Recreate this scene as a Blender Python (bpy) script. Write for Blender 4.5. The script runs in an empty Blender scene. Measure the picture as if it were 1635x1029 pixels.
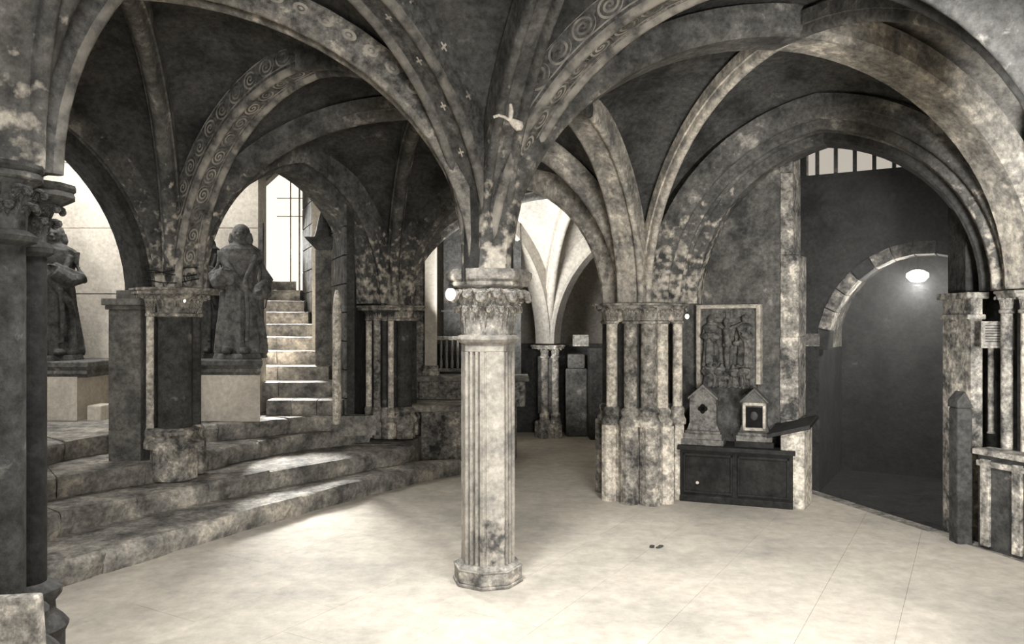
import bpy, bmesh, math, random
from math import sin, cos, pi, sqrt, atan2, radians, hypot
from mathutils import Vector, Matrix, noise
random.seed(7)
SC = bpy.context.scene
COL = SC.collection

# ------------------------------------------------------------------ camera, world, light, exposure
F = 1250.0
cam_d = bpy.data.cameras.new('camera'); cam_d.sensor_width = 36; cam_d.lens = 36*F/1635
cam_d.clip_end = 200
cam = bpy.data.objects.new('camera', cam_d); COL.objects.link(cam)
cam.location = (0, 0, 1.6); cam.rotation_euler = (pi/2, 0, 0)
SC.camera = cam
SC.view_settings.view_transform = 'Standard'; SC.view_settings.look = 'None'
SC.view_settings.gamma = 1; SC.view_settings.use_curve_mapping = False
SC.view_settings.exposure = 0.0
WT = (1.0, .955, .85)                                   # warm tone of the print
world = bpy.data.worlds.new('world'); SC.world = world; world.use_nodes = True
wb = world.node_tree.nodes['Background']; wb.inputs[0].default_value = (1.0, .92, .74, 1); wb.inputs[1].default_value = .16

def area(name, loc, target, size, power, sy=None, spread=180):
    l = bpy.data.lights.new(name, 'AREA'); l.energy = power; l.color = (1, .99, .96)
    l.shape = 'RECTANGLE'; l.size = size; l.size_y = sy or size; l.spread = radians(spread)
    o = bpy.data.objects.new(name, l); COL.objects.link(o); o.location = loc
    o.rotation_euler = (Vector(target)-Vector(loc)).to_track_quat('-Z', 'Y').to_euler()
    return o
def point(name, loc, power, r=.05):
    l = bpy.data.lights.new(name, 'POINT'); l.energy = power; l.color = (1, .98, .94); l.shadow_soft_size = r
    o = bpy.data.objects.new(name, l); COL.objects.link(o); o.location = loc; return o
def spot(name, loc, target, power, angle, blend, r=.15):
    l = bpy.data.lights.new(name, 'SPOT'); l.energy = power; l.color = (1, .99, .96)
    l.spot_size = radians(angle); l.spot_blend = blend; l.shadow_soft_size = r
    o = bpy.data.objects.new(name, l); COL.objects.link(o); o.location = loc
    o.rotation_euler = (Vector(target)-Vector(loc)).to_track_quat('-Z', 'Y').to_euler(); return o
# two added spots hung under the closed vault brighten the floor
spot('floor_fill', (-.6, 3.0, 3.3), (-.5, 3.5, 0), 500, 102, .6, .3)
spot('floor_fill_right', (1.3, 3.2, 3.2), (2.1, 4.1, 0), 520, 104, .6, .3)
area('window_light_low', (1.3, -3.2, 1.7), (-.1, 6, 1.7), 2.0, 215, 1.2, 140)  # unseen window behind the photographer, set low for the upright faces
area('fill_light_right', (2.2, .6, 1.3), (4.0, 5.3, 2.8), .8, 85, .6, 75)  # added fill for the right-hand rib and web, no window here
area('fill_light_left', (-5.0, 5.3, 3.2), (-3.6, 8.2, .9), .9, 18, .6, 110)  # added fill for the ledge fronts and statues, no window here
# daylight down the stair
area('stair_light', (-3.3, 11.05, 3.0), (-2.6, 7.0, .5), .62, 130, 1.4, 60)
area('stair_wall_light', (-4.0, 7.75, 3.85), (-4.1, 8.3, 1.6), 1.8, 58, .3, 150)
# daylight in the bay behind the central column
area('rear_window_light', (-.45, 9.0, 1.5), (.9, 10.2, 3.0), .9, 95, .5, 150)

# ------------------------------------------------------------------ materials
def node(nt, t, **kw):
    n = nt.nodes.new(t)
    for k, v in kw.items(): setattr(n, k, v)
    return n
def lk(nt, a, b): nt.links.new(a, b)
def tone(v, a=1):
    k = min(1, v/.5); return (v, v*(1-.015-.075*k), v*(1-.05-.17*k), a)
MATS = {}
def mth(nt, op, a, b=None, c=None):
    n = node(nt, 'ShaderNodeMath', operation=op)
    for i, x in enumerate((a, b, c)):
        if x is None: continue
        if isinstance(x, (int, float)): n.inputs[i].default_value = x
        else: lk(nt, x, n.inputs[i])
    return n.outputs[0]
def stone(name, base, dark=None, light=None, scale=2.2, bump=.35, rough=.85, patch=.62, pattern=None, patt_v=None, metallic=0, fine=24, micro=.8, low=None, stain=None):
    m = bpy.data.materials.new(name); m.use_nodes = True; nt = m.node_tree
    bs = nt.nodes['Principled BSDF']; bs.inputs['Roughness'].default_value = rough
    bs.inputs['Specular IOR Level'].default_value = .18; bs.inputs['Metallic'].default_value = metallic
    dark = base*.5 if dark is None else dark
    light = min(.9, base*1.7) if light is None else light
    tc = node(nt, 'ShaderNodeTexCoord'); P = tc.outputs['Object']
    n1 = node(nt, 'ShaderNodeTexNoise'); n1.inputs['Scale'].default_value = scale; n1.inputs['Detail'].default_value = 6
    n1.inputs['Roughness'].default_value = .65; lk(nt, P, n1.inputs['Vector'])
    r1 = node(nt, 'ShaderNodeValToRGB'); lk(nt, n1.outputs[0], r1.inputs[0])
    r1.color_ramp.elements[0].position = .36; r1.color_ramp.elements[0].color = tone(dark)
    r1.color_ramp.elements[1].position = .54; r1.color_ramp.elements[1].color = tone(base)
    e = r1.color_ramp.elements.new(patch); e.color = tone(base)
    e = r1.color_ramp.elements.new(min(.98, patch+.08)); e.color = tone(light)
    n2 = node(nt, 'ShaderNodeTexNoise'); n2.inputs['Scale'].default_value = fine; n2.inputs['Detail'].default_value = 7; n2.inputs['Roughness'].default_value = .75
    lk(nt, P, n2.inputs['Vector'])
    mx = node(nt, 'ShaderNodeMix', data_type='RGBA', blend_type='MULTIPLY'); mx.inputs[0].default_value = micro
    r2 = node(nt, 'ShaderNodeValToRGB'); lk(nt, n2.outputs[0], r2.inputs[0])
    r2.color_ramp.elements[0].position = .36; r2.color_ramp.elements[0].color = (.45, .45, .45, 1)
    r2.color_ramp.elements[1].position = .64; r2.color_ramp.elements[1].color = (1.35, 1.35, 1.35, 1)
    lk(nt, r1.outputs[0], mx.inputs[6]); lk(nt, r2.outputs[0], mx.inputs[7])
    colr = mx.outputs[2]
    if low:                                                # flaking limewash left on the lowest part of the ribs
        sz = node(nt, 'ShaderNodeSeparateXYZ'); lk(nt, P, sz.inputs[0])
        nl = node(nt, 'ShaderNodeTexNoise'); nl.inputs['Scale'].default_value = 15; nl.inputs['Detail'].default_value = 6; lk(nt, P, nl.inputs['Vector'])
        f = mth(nt, 'MULTIPLY_ADD', mth(nt, 'SUBTRACT', low, sz.outputs[2]), 1.5, mth(nt, 'MULTIPLY_ADD', nl.outputs[0], 6.0, -3.0)); f.node.use_clamp = True
        ml = node(nt, 'ShaderNodeMix', data_type='RGBA'); lk(nt, f, ml.inputs[0]); lk(nt, colr, ml.inputs[6])
        mw = node(nt, 'ShaderNodeMix', data_type='RGBA', blend_type='MULTIPLY'); mw.inputs[0].default_value = .7; mw.inputs[6].default_value = tone(.58); lk(nt, r2.outputs[0], mw.inputs[7])
        lk(nt, mw.outputs[2], ml.inputs[7]); colr = ml.outputs[2]
    if stain:
        vd = node(nt, 'ShaderNodeVectorMath', operation='SUBTRACT'); lk(nt, P, vd.inputs[0]); vd.inputs[1].default_value = stain[0]
        vs_ = node(nt, 'ShaderNodeVectorMath', operation='MULTIPLY'); lk(nt, vd.outputs[0], vs_.inputs[0]); vs_.inputs[1].default_value = stain[1]
        vl = node(nt, 'ShaderNodeVectorMath', operation='LENGTH'); lk(nt, vs_.outputs[0], vl.inputs[0])
        ns = node(nt, 'ShaderNodeTexNoise'); ns.inputs['Scale'].default_value = 22; ns.inputs['Detail'].default_value = 6; lk(nt, P, ns.inputs['Vector'])
        f = mth(nt, 'SUBTRACT', mth(nt, 'MULTIPLY_ADD', ns.outputs[0], 5.0, -1.3), mth(nt, 'MULTIPLY', vl.outputs['Value'], 1.6)); f.node.use_clamp = True
        ml = node(nt, 'ShaderNodeMix', data_type='RGBA'); lk(nt, f, ml.inputs[0]); lk(nt, colr, ml.inputs[6]); ml.inputs[7].default_value = tone(.07); colr = ml.outputs[2]
    if pattern:
        uv = node(nt, 'ShaderNodeUVMap'); sp = node(nt, 'ShaderNodeSeparateXYZ'); lk(nt, uv.outputs[0], sp.inputs[0])
        u, v = sp.outputs[0], sp.outputs[1]
        if pattern == 'scroll':
            fu = mth(nt, 'MULTIPLY', mth(nt, 'SUBTRACT', mth(nt, 'FRACT', mth(nt, 'DIVIDE', u, .17)), .5), .95)
            cv = mth(nt, 'SUBTRACT', v, .5)
            rr = mth(nt, 'SQRT', mth(nt, 'ADD', mth(nt, 'POWER', fu, 2), mth(nt, 'POWER', cv, 2)))
            ang = mth(nt, 'DIVIDE', mth(nt, 'ARCTAN2', cv, fu), 2*pi)
            sp_ = mth(nt, 'LESS_THAN', mth(nt, 'ABSOLUTE', mth(nt, 'SUBTRACT', mth(nt, 'FRACT', mth(nt, 'MULTIPLY_ADD', rr, 5.5, ang)), .5)), .22)
            mk = mth(nt, 'MULTIPLY', sp_, mth(nt, 'LESS_THAN', rr, .43))
            ln = mth(nt, 'LESS_THAN', mth(nt, 'ABSOLUTE', mth(nt, 'SUBTRACT', mth(nt, 'ABSOLUTE', cv), .43)), .03)
            mk = mth(nt, 'MAXIMUM', mk, ln)
        elif pattern == 'cross':
            fu = mth(nt, 'MULTIPLY', mth(nt, 'SUBTRACT', mth(nt, 'FRACT', mth(nt, 'DIVIDE', u, .28)), .5), .28)
            cv = mth(nt, 'MULTIPLY', mth(nt, 'SUBTRACT', v, .5), .16)
            au = mth(nt, 'ABSOLUTE', fu); av = mth(nt, 'ABSOLUTE', cv)
            mk = mth(nt, 'MULTIPLY', mth(nt, 'LESS_THAN', mth(nt, 'MINIMUM', au, av), .006), mth(nt, 'LESS_THAN', mth(nt, 'MAXIMUM', au, av), .026))
        else:                                              # rosettes
            fu = mth(nt, 'MULTIPLY', mth(nt, 'SUBTRACT', mth(nt, 'FRACT', mth(nt, 'DIVIDE', u, .15)), .5), .15)
            cv = mth(nt, 'MULTIPLY', mth(nt, 'SUBTRACT', v, .5), .22)
            rr = mth(nt, 'SQRT', mth(nt, 'ADD', mth(nt, 'POWER', fu, 2), mth(nt, 'POWER', cv, 2)))
            mk = mth(nt, 'LESS_THAN', mth(nt, 'ABSOLUTE', mth(nt, 'SUBTRACT', rr, .036)), .011)
            mk = mth(nt, 'MAXIMUM', mk, mth(nt, 'LESS_THAN', rr, .012))
        n3 = node(nt, 'ShaderNodeTexNoise'); n3.inputs['Scale'].default_value = 9; n3.inputs['Detail'].default_value = 4
        lk(nt, P, n3.inputs['Vector'])
        wear = mth(nt, 'MULTIPLY_ADD', n3.outputs[0], 4.0, -1.45); wear.node.use_clamp = True
        mk = mth(nt, 'MAXIMUM', mth(nt, 'MULTIPLY', mk, wear), mth(nt, 'MULTIPLY', mth(nt, 'GREATER_THAN', v, 1.3), mth(nt, 'MULTIPLY', wear, .8 if pattern == 'scroll' else .25)))
        m2 = node(nt, 'ShaderNodeMix', data_type='RGBA'); lk(nt, mk, m2.inputs[0]); lk(nt, colr, m2.inputs[6])
        m2.inputs[7].default_value = tone(patt_v or base*2.4); colr = m2.outputs[2]
    lk(nt, colr, bs.inputs['Base Color'])
    bp = node(nt, 'ShaderNodeBump'); bp.inputs['Strength'].default_value = bump; bp.inputs['Distance'].default_value = .02
    n4 = node(nt, 'ShaderNodeTexNoise'); n4.inputs['Scale'].default_value = 16; n4.inputs['Detail'].default_value = 8
    lk(nt, P, n4.inputs['Vector']); lk(nt, n4.outputs[0], bp.inputs['Height']); lk(nt, bp.outputs[0], bs.inputs['Normal'])
    MATS[name] = m; return m
def emit(name, v, s):
    m = bpy.data.materials.new(name); m.use_nodes = True; nt = m.node_tree
    for n in list(nt.nodes): nt.nodes.remove(n)
    e = node(nt, 'ShaderNodeEmission'); e.inputs[0].default_value = tone(v); e.inputs[1].default_value = s
    o = node(nt, 'ShaderNodeOutputMaterial'); lk(nt, e.outputs[0], o.inputs[0]); MATS[name] = m; return m

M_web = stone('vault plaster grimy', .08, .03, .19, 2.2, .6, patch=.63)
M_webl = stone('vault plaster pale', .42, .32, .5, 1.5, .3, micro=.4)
M_rib = stone('rib stone', .14, .06, .34, 4.0, .5, patch=.58, low=2.25)
M_ribdark = stone('rib stone dark', .07, .035, .22, 4.0, .5, patch=.66)
M_riblight = stone('rib stone whitewashed', .40, .18, .7, 5, .5, patch=.55, low=2.4)
M_scroll = stone('painted scroll band', .14, .07, .22, 6, .4, pattern='scroll', patt_v=.42, low=2.1)
M_cross = stone('painted cross band', .11, .055, .22, 6, .4, pattern='cross', patt_v=.6)
M_rose = stone('painted rosette band', .26, .10, .50, 6, .4, patch=.56, pattern='rose', patt_v=.5)
M_roll = stone('pale rib roll', .5, .25, .7, 7, .4, patch=.55)
M_floor = stone('floor paving', .58, .42, .68, .9, .2, patch=.6, fine=9, micro=.3)
M_step = stone('worn step stone', .34, .12, .56, 4.0, .9, patch=.56)
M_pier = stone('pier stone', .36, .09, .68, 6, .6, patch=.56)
M_pierdark = stone('pier stone dark', .075, .04, .22, 5, .5, patch=.62)  # dark copy of the pier stone, shade put into the colour
M_pierblack = stone('pier stone darkest', .022, .012, .05, 5, .4, patch=.64)  # near pier's dark shaft and core, their shade put into the colour
M_piermid = stone('pier stone grey', .05, .025, .12, 5, .5, patch=.6)  # near pier's front shaft, darkened in colour against the strong lamps
M_pierlight = stone('pier stone pale', .75, .35, .88, 6, .6, patch=.55)  # paler copy of the pier stone, extra brightness put into the colour
M_shaft = stone('column shaft limestone', .41, .2, .52, 5, .4, patch=.6, micro=.5, stain=((.04,-.16,.27), (9,3,6)))
M_cap = stone('capital limestone', .34, .11, .65, 9, .6, patch=.58)
M_capdark = stone('capital stone dark', .09, .03, .24, 9, .7, patch=.6)
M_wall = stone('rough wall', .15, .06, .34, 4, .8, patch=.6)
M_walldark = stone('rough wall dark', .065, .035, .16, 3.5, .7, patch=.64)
M_plaster = stone('pale ashlar', .66, .50, .74, 1.4, .2, micro=.35)
M_statue = stone('statue stone dark', .075, .03, .17, 8, .4, patch=.62)
M_statue2 = stone('statue stone brown', .16, .07, .26, 8, .4, patch=.62)
M_ledge = stone('ledge moulding stone', .14, .07, .3, 5, .3)
M_relief = stone('relief panel stone', .17, .05, .32, 14, .5, patch=.6)
M_frame = stone('pale frame', .6, .35, .75, 9, .2)
M_chest = stone('dark chest wood', .03, .014, .055, 5, .3, .6)
M_shrine = stone('shrine casing', .22, .12, .34, 12, .3, .7)
M_black = stone('black void', .012, .008, .02, 4, .1)
M_iron = stone('dark iron', .03, .02, .05, 9, .2, .5)
M_paper = stone('notice card', .4, .3, .5, 12, .1)
M_card = stone('grey placard', .3, .22, .36, 30, .1)
M_white = stone('white enamel', .85, .7, .85, 6, .1, .4)
M_pane = emit('daylight pane', 1.0, 1.25)
M_pane2 = emit('upper daylight pane', .55, 1.0)
M_bulb = emit('lamp glass', 1.0, 9)

# ------------------------------------------------------------------ mesh helpers
class MB:
    def __init__(s): s.v = []; s.f = []; s.uv = {}
    def add(s, vs, fs):
        o = len(s.v); s.v += [tuple(p) for p in vs]; s.f += [tuple(i+o for i in f) for f in fs]; return o
    def box(s, x0, y0, z0, x1, y1, z1):
        s.add([(x0,y0,z0),(x1,y0,z0),(x1,y1,z0),(x0,y1,z0),(x0,y0,z1),(x1,y0,z1),(x1,y1,z1),(x0,y1,z1)],
              [(0,3,2,1),(4,5,6,7),(0,1,5,4),(1,2,6,5),(2,3,7,6),(3,0,4,7)])
    def hexa(s, b, t):            # four bottom, four top points (ccw)
        s.add(list(b)+list(t), [(3,2,1,0),(4,5,6,7),(0,1,5,4),(1,2,6,5),(2,3,7,6),(3,0,4,7)])
    def prism(s, pts, z0, z1, pts2=None):
        n = len(pts); p2 = pts2 or pts
        s.add([(x,y,z0) for x,y in pts]+[(x,y,z1) for x,y in p2],
              [tuple(range(n-1,-1,-1)), tuple(range(n,2*n))]+[(i,(i+1)%n,n+(i+1)%n,n+i) for i in range(n)])
    def lathe(s, cx, cy, prof, n=16, rot=0, sx=1, sy=1):
        vs = []
        for r, z in prof:
            for i in range(n):
                a = rot+2*pi*i/n; vs.append((cx+r*sx*cos(a), cy+r*sy*sin(a), z))
        fs = []
        for k in range(len(prof)-1):
            for i in range(n): j = (i+1)%n; fs.append((k*n+i, k*n+j, (k+1)*n+j, (k+1)*n+i))
        fs.append(tuple(range(n-1,-1,-1))); m = (len(prof)-1)*n; fs.append(tuple(range(m, m+n)))
        s.add(vs, fs)
    def tube(s, pts, rads, n=8, flat=1.0):
        pts = [Vector(p) for p in pts]
        if isinstance(rads, (int, float)): rads = [rads]*len(pts)
        vs = []
        for k, p in enumerate(pts):
            t = (pts[min(k+1, len(pts)-1)]-pts[max(k-1, 0)]).normalized()
            up = Vector((0,0,1)) if abs(t.z) < .9 else Vector((0,1,0))
            a = t.cross(up).normalized(); b = t.cross(a).normalized()
            for i in range(n):
                th = 2*pi*i/n; vs.append(p+a*cos(th)*rads[k]+b*sin(th)*rads[k]*flat)
        fs = [(k*n+i, k*n+(i+1)%n, (k+1)*n+(i+1)%n, (k+1)*n+i) for k in range(len(pts)-1) for i in range(n)]
        fs.append(tuple(range(n-1,-1,-1))); m = (len(pts)-1)*n; fs.append(tuple(range(m, m+n)))
        s.add(vs, fs)
    def ball(s, c, rx, ry=None, rz=None, n=10, m=7, rot=None):
        ry = ry or rx; rz = rz or rx; c = Vector(c); vs = [Vector((0,0,-rz))]; R = rot or Matrix.Identity(3)
        for k in range(1, m):
            ph = -pi/2+pi*k/m
            for i in range(n): vs.append(Vector((rx*cos(ph)*cos(2*pi*i/n), ry*cos(ph)*sin(2*pi*i/n), rz*sin(ph))))
        vs.append(Vector((0,0,rz)))
        fs = [(0, 1+(i+1)%n, 1+i) for i in range(n)]
        for k in range(m-2):
            for i in range(n): j = (i+1)%n; fs.append((1+k*n+i, 1+k*n+j, 1+(k+1)*n+j, 1+(k+1)*n+i))
        T = len(vs)-1; b = 1+(m-2)*n
        fs += [(T, b+i, b+(i+1)%n) for i in range(n)]
        s.add([R@p+c for p in vs], fs)
    def xf(s, M):
        s.v = [tuple(M@Vector(p)) for p in s.v]; return s
    def data(s, name, mat, smooth=False, merge=False):
        me = bpy.data.meshes.new(name); me.from_pydata([tuple(p) for p in s.v], [], s.f)
        if s.uv:
            uvl = me.uv_layers.new(name='UVMap')
            for lp in me.loops: uvl.data[lp.index].uv = s.uv.get(lp.vertex_index, (0, 0))
        bm = bmesh.new(); bm.from_mesh(me)
        bmesh.ops.recalc_face_normals(bm, faces=bm.faces); bm.to_mesh(me); bm.free()
        if mat: me.materials.append(mat)
        if smooth:
            me.polygons.foreach_set('use_smooth', [True]*len(me.polygons))
            try: me.set_sharp_from_angle(angle=radians(40))
            except Exception: pass
        return me
    def build(s, name, mat, parent=None, smooth=False, bevel=0, loc=None, rotz=0):
        o = bpy.data.objects.new(name, s.data(name, mat, smooth)); COL.objects.link(o)
        if parent is not None: o.parent = parent
        if loc is not None: o.location = loc
        o.rotation_euler.z = rotz
        if bevel:
            b = o.modifiers.new('bevel', 'BEVEL'); b.width = bevel; b.segments = 2; b.limit_method = 'ANGLE'
        return o
def tag(o, label=None, cat=None, group=None, kind=None):
    if label: o['label'] = label
    if cat: o['category'] = cat
    if group: o['group'] = group
    if kind: o['kind'] = kind
    return o
def empty(name, loc=(0,0,0), rz=0):
    o = bpy.data.objects.new(name, None); COL.objects.link(o); o.location = loc; o.rotation_euler.z = rz
    o.empty_display_size = .1; return o
def inst(me, name, parent, M):
    o = bpy.data.objects.new(name, me); COL.objects.link(o); o.parent = parent; o.matrix_local = M; return o
def back(px, py, z):            # a floor-plan point seen at a pixel, at a known height
    d = (1.6-z)*F/(py-514.5); return Vector(((px-817.5)/F*d, d))

# ------------------------------------------------------------------ lattice of supports (plan positions and springing heights)
C = Vector((-.15, 4.86)); PR = Vector((1.17, 7.22)); PL = Vector((-2.82, 6.55)); PM = Vector((-1.33, 8.68))
PN = Vector((-1.86, 2.80)); WN = Vector((-4.5, 4.45)); E1 = Vector((2.55, 3.2)); PRR = Vector((3.86, 5.66)); E2 = Vector((3.2, -1.8))
R2 = Vector((.50, 11.0)); R3 = Vector((3.0, 9.5)); R1 = Vector((-2.1, 12.3))
SPR = {'C':1.92, 'PR':1.77, 'PL':1.88, 'PM':1.78, 'PN':2.14, 'WN':2.0, 'E1':1.95, 'PRR':1.84, 'E2':1.95, 'R2':1.3, 'R3':1.6, 'R1':1.6}
ND = dict(C=C, PR=PR, PL=PL, PM=PM, PN=PN, WN=WN, E1=E1, PRR=PRR, E2=E2, R2=R2, R3=R3, R1=R1)

# ================================================================== STRUCTURE
floor = empty('floor', (0,0,0)); tag(floor, kind='structure')
g = MB(); g.box(-3.4, -3.4, -.10, 2.9, 7.4, -.035); g.box(-2.0, 7.4, -.10, 2.5, 12.4, -.035); g.box(2.9, -3.4, -.10, 6.4, 5.75, -.035)
g.build('floor_bed', M_step, floor)
# flagstones laid parallel to the arcade
U = Vector((.507, .862)); V = Vector((.862, -.507))
def inside_floor(p):
    # foot of steps on the left, passage drop on the right
    E = [(-3.9,2.0),(-2.9,4.3),(-2.3,5.85),(-1.6,7.1),(-.7,8.6),(-.5,12)]
    for a, b in zip(E, E[1:]):
        if a[1] <= p.y <= b[1]:
            x = a[0]+(b[0]-a[0])*(p.y-a[1])/(b[1]-a[1])
            if p.x < x-.5: return False
    if p.y > 7.5 and p.x > 2.3: return False
    return p.y < 12.0 and p.y > -2.8 and p.x < 5.2
DROP = [Vector((2.74, 7.45)), Vector((3.62, 4.45))]
def clip(P, A, B):
    """keep the part of polygon P left of the line A-B"""
    d = B-A; f = lambda p: d.x*(p.y-A.y)-d.y*(p.x-A.x); out = []
    for a, b in zip(P, P[1:]+P[:1]):
        fa, fb = f(a), f(b)
        if fa <= 0: out.append(a)
        if (fa < 0) != (fb < 0) and abs(fa-fb) > 1e-9: out.append(a+(b-a)*(fa/(fa-fb)))
    return out
i = 0
a = -8.0
while a < 9:
    wd = .55+.12*sin(i*2.3); b = -3.0-.31*(i % 3)
    k = 0
    while b < 13:
        ln = .85+.25*sin(k*1.7+i*.9)
        c = V*(a+wd/2)+U*(b+ln/2)
        if inside_floor(c):
            m = MB(); e = .0007; zt = 0.001*noise.noise(Vector((c.x*3, c.y*3, 0)))
            P = [V*(a+e)+U*(b+e), V*(a+wd-e)+U*(b+e), V*(a+wd-e)+U*(b+ln-e), V*(a+e)+U*(b+ln-e)]
            P = clip(P, DROP[0], DROP[1])
            if len(P) > 2: m.prism([(p.x, p.y) for p in P], -.034, zt); m.build('flagstone', M_floor, floor)
        b += ln; k += 1
    a += wd; i += 1

# ---- steps
steps = empty('stone_steps', (-2.2, 6.5, 0)); tag(steps, 'broad worn stone steps rising from the left of the floor to a daylit stair door', 'steps')
sl = Vector((-2.2, 6.5, 0))
Z = {0:0, 1:.16, 2:.32, 3:.48, 4:.635}
EDGE = {1:[(-90,975),(-10,938),(70,905),(197,869),(310,838),(420,808),(500,787),(600,762),(668,747),(735,734)],
        2:[(-90,905),(-10,865),(70,825),(197,797),(307,776),(420,754),(500,742),(600,723),(660,712)],
        3:[(-90,835),(-10,795),(70,766),(155,752),(236,741),(310,727),(385,710),(480,694),(592,683)],
        4:[(-90,760),(-10,732),(70,713),(140,699),(190,693),(308,681),(400,675),(470,668),(553,659)]}
def resample(P, n):
    L = [0]
    for a, b in zip(P, P[1:]): L.append(L[-1]+(b-a).length)
    out = []
    for i in range(n+1):
        t = L[-1]*i/n; k = 0
        while k < len(L)-2 and L[k+1] < t: k += 1
        out.append(P[k].lerp(P[k+1], (t-L[k])/(L[k+1]-L[k])))
    return out
def rough_block(mb, A, B, zb, zt, seed, amp=.012, n=7):
    """front edge polyline A (list), back polyline B, bottom, top; a worn block with rounded nosing"""
    A = resample(A, n); B = resample(B, n); vs = []; prof_n = 6
    for a, b in zip(A, B):
        d = (b-a).normalized()
        def w(p, z, k=1): 
            q = noise.noise(Vector((p.x*3.1+seed, p.y*3.1, z*5)))*amp*k
            return (p.x+d.x*q*-1, p.y+d.y*q*-1, z+q*.5)
        vs += [w(a+d*.03, zb, .3), w(a+d*.005, zb+(zt-zb)*.5, 1.6), w(a+d*.0, zt-.035, 1), w(a+d*.02, zt-.008, 1.0), w(a+d*.08, zt-.012*abs(noise.noise(Vector((a.x*1.5, a.y*1.5, 1)))), .6),
               (b.x, b.y, zt), (b.x, b.y, zb)]
    m = 7; fs = []
    for i in range(n):
        for k in range(m):
            k2 = (k+1) % m; fs.append((i*m+k, (i+1)*m+k, (i+1)*m+k2, i*m+k2))
    fs.append(tuple(range(m))); fs.append(tuple(n*m+k for k in range(m-1,-1,-1)))
    mb.add([(x-sl.x, y-sl.y, z) for x, y, z in vs], fs)
EP = {k: [back(px, py, Z[k]) for px, py in v] for k, v in EDGE.items()}
EP[5] = [Vector((-7.2, 7.75)), Vector((-4.0, 7.75)), Vector((-1.5, 8.15))]
for k in (1, 2, 3, 4):
    nb = {1:9, 2:8, 3:7, 4:6}[k]
    A = resample(EP[k], nb*4); 
    if k < 4: B = resample(EP[k+1], nb*4)
    else: B = resample(EP[5], nb*4)
    for j in range(nb):
        aa = A[j*4:j*4+5]; bb = B[j*4:j*4+5]
        bb = [a+(b-a)*1.0+(b-a).normalized()*.12 for a, b in zip(aa, bb)]
        g = .006
        aa = list(aa); aa[0] = aa[0].lerp(aa[1], g*4); aa[-1] = aa[-1].lerp(aa[-2], g*4)
        m = MB(); rough_block(m, aa, bb, Z[k-1]-.05, Z[k]+.0, k*13+j*5, amp=.05)
        m.build('step_stone', M_step, steps, smooth=True)
for k in range(5, 15):
    d = 7.75+.355*(k-4); z = .635+.157*(k-4)
    xr = -1.72-.47*max(0, d-8.0)*.9; xl = -3.7-.05*(k-5)
    if k == 5: xl = -2.55
    nb = 3 if k < 9 else 2
    for j in range(nb):
        x0 = xl+(xr-xl)*j/nb+.004; x1 = xl+(xr-xl)*(j+1)/nb-.004
        m = MB(); rough_block(m, [Vector((x0, d)), Vector((x1, d+.01))], [Vector((x0, d+.45)), Vector((x1, d+.45))], z-.22, z, k*7+j*3, amp=.012, n=5)
        m.build('step_stone', M_step, steps, smooth=True)
# the fill behind step four (landing under the ledges)
m = MB(); m.box(-7.2-sl.x, 7.7-sl.y, .1, -2.5-sl.x, 8.6-sl.y, .625); m.box(-7.2-sl.x, 3-sl.y, -.05, -4.6-sl.x, 8.2-sl.y, .62); m.prism([(x-sl.x, y-sl.y) for x, y in ((-1.9,8.15),(-1.06,8.14),(-1.0,8.9),(-1.9,9.4))], 0, .325); m.build('step_core', M_step, steps)

# ---- outer shell
def struct(name, mb, mat, smooth=False, bevel=0): return tag(mb.build(name, mat, smooth=smooth, bevel=bevel), kind='structure')
def block_wall(name, p0, p1, z0, z1, ch, bl, mat, th=.3, core=None, seed=0, gap=.004):
    """wall of separate ashlar blocks between plan points p0,p1 (face on the left of travel is hidden, right is seen)"""
    p0 = Vector(p0); p1 = Vector(p1); L = (p1-p0).length; t = (p1-p0)/L; n = Vector((t.y, -t.x))
    w = empty(name, (p0.x, p0.y, z0)); tag(w, kind='structure')
    m = MB(); q = lambda a, o, z: (t.x*a+n.x*o, t.y*a+n.y*o, z-z0)
    m.hexa([q(0,-th,z0), q(L,-th,z0), q(L,-.02,z0), q(0,-.02,z0)], [q(0,-th,z1), q(L,-th,z1), q(L,-.02,z1), q(0,-.02,z1)])
    m.build('wall_core', core or mat, w)
    r = random.Random(seed); z = z0; k = 0
    while z < z1-.02:
        zt = min(z1, z+ch*(1+.0*r.random())); a = -bl*.5*(k % 2)
        while a < L:
            b = a+bl*(.85+.3*r.random()); a0 = max(0, a); b0 = min(L, b)
            if b0-a0 > .05:
                m = MB(); o = .002+.006*r.random()
                m.hexa([q(a0+gap,-.03,z+gap), q(b0-gap,-.03,z+gap), q(b0-gap,o,z+gap), q(a0+gap,o,z+gap)],
                       [q(a0+gap,-.03,zt-gap), q(b0-gap,-.03,zt-gap), q(b0-gap,o,zt-gap), q(a0+gap,o,zt-gap)])
                m.build('stone_block', mat, w, bevel=.004)
            a = b
        z = zt; k += 1
    return w
# pale ashlar behind the statues
block_wall('wall_left', (-7.0, 8.35), (-2.70, 8.35), .5, 4.2, .70, 1.1, M_plaster, th=.25, seed=3)
# rough wall to the right of the stair
block_wall('wall_stair', (-2.98, 11.15), (-1.74, 8.15), .5, 4.2, .30, .42, M_wall, th=.10, core=M_walldark, seed=5, gap=.006)
m = MB(); m.hexa([(-1.70,8.25,.3),(-1.68,9.1,.3),(-1.3,9.7,.3),(-2.0,9.4,.3)], [(-1.70,8.25,4),(-1.68,9.1,4),(-1.3,9.7,4),(-2.0,9.4,4)])
struct('wall_back_pier', m, M_walldark)
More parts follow.
